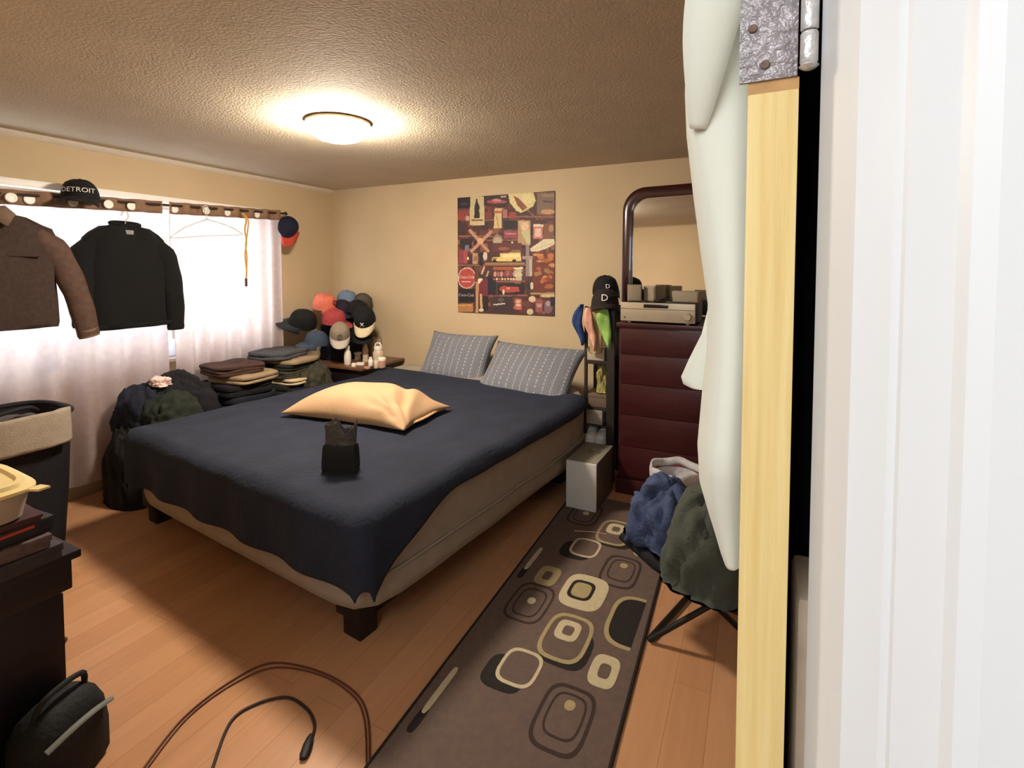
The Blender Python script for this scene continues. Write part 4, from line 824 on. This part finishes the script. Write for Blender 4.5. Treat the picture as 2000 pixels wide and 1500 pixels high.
SI = mat('silver_plastic', 'b3a690', .35, .04, 20, metal=.3); BKC = mat('black_case_metal', '161416', .5, .1)
rc = thing('stereo_receiver', 'silver stereo receiver on top of the mahogany dresser', 'stereo', (-.555, 3.35, 1.115), (0, 0, R(-3)))
MB().box((-.225, -.13, .014), (.225, .15, .128), .004).build('case', BKC, rc)
MB().box((-.228, -.15, .012), (.228, -.128, .130), .003).build('front_panel', SI, rc)
MB().box((-.228, -.1525, .090), (.228, -.149, .0925)).build('panel_groove', mat('groove_dark', '6d6354', .6), rc)
MB().box((-.08, -.153, .100), (.07, -.149, .121), .001).build('display', mat('dark_display', '1d1512', .2, .05), rc)
MB().lathe([(.0235, 0), (.0235, .012), (.020, .016), (.0205, .016)], 26, M=Matrix.Translation((.185, -.15, .052)) @ Matrix.Rotation(R(90), 4, 'X')).build('volume_knob', SI, rc)
for x in (-.20,): MB().lathe([(.004, 0), (.004, .004)], 10, M=Matrix.Translation((x, -.15, .035)) @ Matrix.Rotation(R(90), 4, 'X')).build('button', BKC, rc)
for x in (-.18, .18):
    for y in (-.11, .11): MB().lathe([(.014, 0), (.014, .014)], 12, M=Matrix.Translation((x, y, 0))).build('foot', SI, rc)
GS = 'small silver speakers on the receiver'
def sat(label, x, y, w_, h_, dp, rz):
    t = thing('satellite_speaker', label, 'speaker', (x, y, 1.2455), (0, 0, R(rz)), GS)
    MB().box((-w_ / 2, -dp / 2, 0), (w_ / 2, dp / 2, h_), .004).build('speaker_body', mat('taupe_speaker_case', '8d7f6c', .45, .06, 30), t)
    MB().box((-w_ / 2 + .006, -dp / 2 - .005, .006), (w_ / 2 - .006, -dp / 2 + .001, h_ - .006), .003).build('grille', mat('speaker_grille_cloth', '9b8d78', .8, .1, 300), t)
sat('small silver speaker at the left on the receiver', -.735, 3.36, .092, .108, .085, 14)
sat('small silver speaker standing second from the left on the receiver', -.625, 3.40, .085, .100, .08, -20)
sat('small silver speaker lying at the right on the receiver', -.405, 3.36, .165, .072, .08, -8)
cbk = MB().tube(smooth_path([(0, 0, .004), (.03, -.01, .010), (.06, .01, .022), (.08, 0, .040), (.085, .004, .03), (.07, -.02, .008), (.03, -.03, .005), (.0, -.02, .012)], 6), .006, 8).build('speaker_cable', mat('black_rubber', '151112', .6, .1), loc=(-.595, 3.31, 1.2465))
tag(cbk, 'black cable coiled between the small speakers on the receiver', 'cable')

# ---------------------------------------------------------------- subwoofer
sw = thing('subwoofer', 'silver grey subwoofer box on the floor at the end of the rug', 'speaker', (-.935, 2.865, .010), (0, 0, R(-1)))
MB().box((-.092, .006, 0), (.094, .36, .285), .003).build('cabinet', mat('dark_grey_case', '4f4c46', .5, .08), sw)
MB().box((-.094, -.006, .0), (.096, .010, .287), .003).build('front_panel', mat('silver_front', 'cfcec8', .5, .03, 12), sw)
MB().box((-.092, .01, .285), (.094, .36, .2885), .001).build('top_panel', mat('olive_grey_top', '949080', .35, .06, 12, metal=.2), sw)
MB().lathe([(.034, .0), (.037, .004), (.032, .007), (.027, .002), (.001, .001)], 26, M=Matrix.Translation((.02, .20, .288))).build('port', mat('satin_port', 'a8a598', .2, .05, metal=.6), sw)
MB().box((-.030, -.008, .268), (.035, -.004, .276)).build('badge', mat('pale_badge', 'd2cfc8', .3, .03), sw)

# ---------------------------------------------------------------- narrow rack with things on it
RK = mat('dark_rack_metal', '2a2420', .5, .15, 20)
rk = thing('storage_rack', 'narrow dark rack between the bed and the dresser', 'shelf', (-.965, 3.46, 0))
for x, y in ((-.10, -.10), (.075, -.10), (-.10, .12), (.085, .12)):
    MB().box((x - (.010 if x < 0 else .028), y - .012, 0), (x + (.010 if x < 0 else .028), y + .012, 1.20), .003).build('post', RK, rk)
SHZ = (.26, .505, .83, 1.19)
for z in SHZ: MB().box((-.11, -.11, z - .028), (.10, .13, z), .003).build('shelf', RK, rk)
MB().box((-.108, .128, .26), (.10, .133, 1.19)).build('back_wire_panel', mat('tan_back_panel', '7e6a54', .7, .1), rk)
def carton(label, x, y, z, dx, dy, dz, col):
    t = thing('carton', label, 'box', (x, y, z)); m = mat('carton_' + col, col, .7, .06, 20)
    MB().box((-dx / 2, -dy / 2, 0), (dx / 2, dy / 2, dz * .75), .003).build('box_base', m, t); MB().box((-dx / 2 - .002, -dy / 2 - .002, dz * .7), (dx / 2 + .002, dy / 2 + .002, dz), .003).build('box_lid', m, t)
carton('cream box on the upper shelf of the narrow rack', -.995, 3.42, .83, .12, .14, .085, 'b5a48c')
carton('pale grey box on the third shelf of the narrow rack', -1.005, 3.42, .385, .12, .14, .10, '9a9084')
t = MB().box((-1.082, 3.345, .372), (-.895, 3.55, .384), .002).build('shelf_board', RK); tag(t, 'thin dark board laid across the rack under the pale grey box', 'board')
heap('yellow_bag', 'crumpled yellow green bag on the middle shelf of the rack', 'bag', (-.965, 3.44, .60), (.10, .14, .20), mat('yellow_green_plastic', 'a8a048', .5, .3, 30, col2='8c8060'), 2.9, amp=.3)
carton('low brown box under the yellow green bag', -.99, 3.44, .505, .15, .16, .09, '6d5a4a')
# white shoe (pair) on lowest shelf
def shoe(label, loc, rz):
    t = thing('sneaker', label, 'shoe', loc, (0, 0, R(rz)), 'white sneakers on the rack'); WS = mat('white_shoe_leather', 'd9d3ca', .5, .04, 40)
    rg = []
    for k, (y, w_, h_) in enumerate(((-.125, .020, .030), (-.115, .036, .045), (-.08, .044, .055), (-.03, .042, .070), (.02, .036, .090), (.07, .036, .105), (.105, .034, .105), (.12, .022, .09))):
        rg.append([(w_ * math.cos(a), y, .018 + max(0, math.sin(a)) ** .8 * h_ * .85 + min(0, math.sin(a)) * .004) for a in [2 * math.pi * j / 18 for j in range(18)]])
    MB().loft(rg).build('upper', WS, t, smooth=60)
    MB().loft([[(w_ * 1.12 * c_, y, z) for w_, y, c_ in ((.022, -.128, -1), (.040, -.10, -1), (.044, -.03, -1), (.036, .05, -1), (.034, .12, -1), (.034, .12, 1), (.036, .05, 1), (.044, -.03, 1), (.040, -.10, 1), (.022, -.128, 1))] for z in (0, .02)]).build('sole', mat('white_rubber_sole', 'e4dfd6', .5, .02), t)
    MB().tube([(-.02, -.055, .072), (.0, -.05, .082), (.02, -.04, .078), (-.015, -.02, .088), (.02, -.01, .092)], .003, 6).build('laces', WS, t)
shoe('white sneaker standing on the lowest shelf of the rack', (-1.035, 3.43, .26), 6)
shoe('white sneaker beside the other one nearer the dark rack post', (-.955, 3.45, .26), -4)
# caps on top
cap('black cap with white D emblem stacked on top of the narrow rack', (-.965, 3.49, 1.285), (0, -4, 24), '0b0a0c', None, ('D', 'e4e0d8', .038), 1.12, 'black D caps on the rack')
cap('dark cap with larger white D emblem, lower of the two on the rack', (-.945, 3.40, 1.197), (-6, 0, 14), '231818', None, ('D', 'e4e0d8', .058), 1.15, 'black D caps on the rack')
def hanging(label, pts, col, th, seed, name='hanging_cloth', loc=(0, 0, 0)):
    """cloth strip hanging down; pts = (x, z, half width)"""
    t = thing(name, label, 'cloth', loc); P = smooth_path([(a, b, c) for a, b, c in pts], 4); rg = []
    for i, p in enumerate(P):
        rg.append([(p.x + p.z * math.cos(a), th * (1 + .3 * math.sin(3 * a + i * .4)) * math.sin(a) + .008 * math.sin(i * .5 + seed), p.y) for a in [2 * math.pi * j / 20 for j in range(20)]])
    MB().loft(rg).build('cloth_strip', mat('cloth_' + col, col, .85, .15, 25, .3, 120), t, smooth=80)
hanging('blue cloth hanging from the left side of the rack top', [(0, 0, .012), (-.02, -.05, .030), (-.030, -.12, .036), (-.015, -.18, .030), (.005, -.235, .020), (.012, -.28, .006)], '263c6e', .02, 1, loc=(-1.085, 3.315, 1.215))
hanging('peach and white cloth hanging from the middle of the rack', [(0, 0, .018), (.005, -.06, .030), (.015, -.13, .030), (.035, -.19, .026), (.05, -.25, .012), (.055, -.29, .006)], 'dba08c', .014, 2, loc=(-1.035, 3.290, 1.195))
hanging('tan cloth hanging behind the peach one', [(0, 0, .05), (.0, -.10, .05), (.0, -.20, .045), (.0, -.30, .04)], 'a58a66', .012, 4, loc=(-.985, 3.318, 1.19))
hanging('bright green cloth hanging from the right side of the rack', [(0, 0, .020), (-.01, -.06, .046), (-.002, -.13, .044), (.015, -.19, .032), (.03, -.25, .014), (.035, -.28, .006)], '8fb85c', .016, 3, loc=(-.915, 3.285, 1.205))

# ---------------------------------------------------------------- folding stool with clothes, bin
SB = mat('black_stool_metal', '14110f', .45, .1)
fs = thing('folding_stool', 'black folding stool with crossed legs piled with clothes', 'stool', (-.12, 2.05, 0))
def bar(p, q, r_=.011, name='leg', m=SB): return MB().tube([Vector(p), Vector(q)], r_, 10).build(name, m, fs)
bar((-.236, -.10, .010), (.25, -.02, .415)); bar((.14, .05, .010), (-.30, -.03, .400)); bar((-.13, .25, .010), (.36, .33, .43)); bar((.25, .40, .010), (-.19, .32, .42))
bar((-.236, -.10, .012), (-.13, .25, .012), name='cross_bar'); bar((.14, .05, .012), (.25, .40, .012), name='cross_bar'); bar((-.035, -.05, .19), (.075, .30, .20), .008, 'pivot_rod')
QA, QB, QC, QD = Vector((-.375, .015, .335)), Vector((.09, -.240, .310)), Vector((.26, .17, .43)), Vector((-.20, .42, .43))
def seat(u, v):
    p = QA.lerp(QB, u).lerp(QD.lerp(QC, u), v); return (p.x, p.y, p.z - .05 * math.sin(math.pi * u) * math.sin(math.pi * v) ** .5 + .01 * nz(u * 4, v * 4))
solid(MB().grid(seat, 20, 12).build('seat_sling', mat('black_sling', '121217', .9, .2, 30), fs, smooth=180), .008)
MB().tube([QA, QA.lerp(QB, .33) - Vector((0, 0, .022)), QA.lerp(QB, .66) - Vector((0, 0, .022)), QB], [.016, .026, .028, .016], 12).build('seat_edge', MATS['black_sling'], fs)
JN = mat('blue_denim', '465476', .9, .22, 14, .4, 90, col2='2c3653'); GD = mat('dark_green_jersey', '474b42', .92, .12, 12, .3, 120)
heap('jeans', 'blue jeans heaped on the left of the folding stool', 'clothes', (-.315, 2.13, .345), (.31, .34, .235), JN, 1.7, amp=.20, rz=-30)
heap('sweatshirt', 'dark green sweatshirt draped over the folding stool by the door', 'clothes', (-.10, 1.99, .320), (.34, .48, .345), GD, 6.6, amp=.12, rz=-30)
bn2 = thing('waste_bin', 'round pinkish waste bin with a white liner behind the stool', 'bin', (-.36, 2.66, 0))
MB().lathe([(.095, 0), (.10, .005), (.125, .42), (.128, .425), (.122, .42), (.096, .01)], 30).build('bin_body', mat('pinkish_bin_plastic', 'a8564a', .5, .08), bn2)
def lin_(u, v):
    a = 2 * math.pi * u; k = 1 + .03 * math.sin(9 * a) * v + .02 * nz(math.cos(a) * 3, math.sin(a) * 3, v)
    r_ = (.112 + .022 * math.sin(math.pi * min(1, v * 1.2))) * k; z = .34 + .115 * math.sin(math.pi * v * .5) if v < .6 else .34 + .115 * math.sin(math.pi * .3) + .02 - .11 * (v - .6)
    return (r_ * math.cos(a), r_ * math.sin(a), z + .006 * math.sin(5 * a))
solid(MB().grid(lin_, 40, 12).build('liner', mat('white_bag_film', 'b9b6b8', .5, .05, 20, .4, 60), bn2, smooth=180), .002)

MB().lathe([(.001, .30), (.085, .31), (.108, .34), (.112, .40), (.115, .40), (.111, .33), (.088, .30), (.001, .295)], 30).build('liner_inside', MATS['white_bag_film'], bn2)
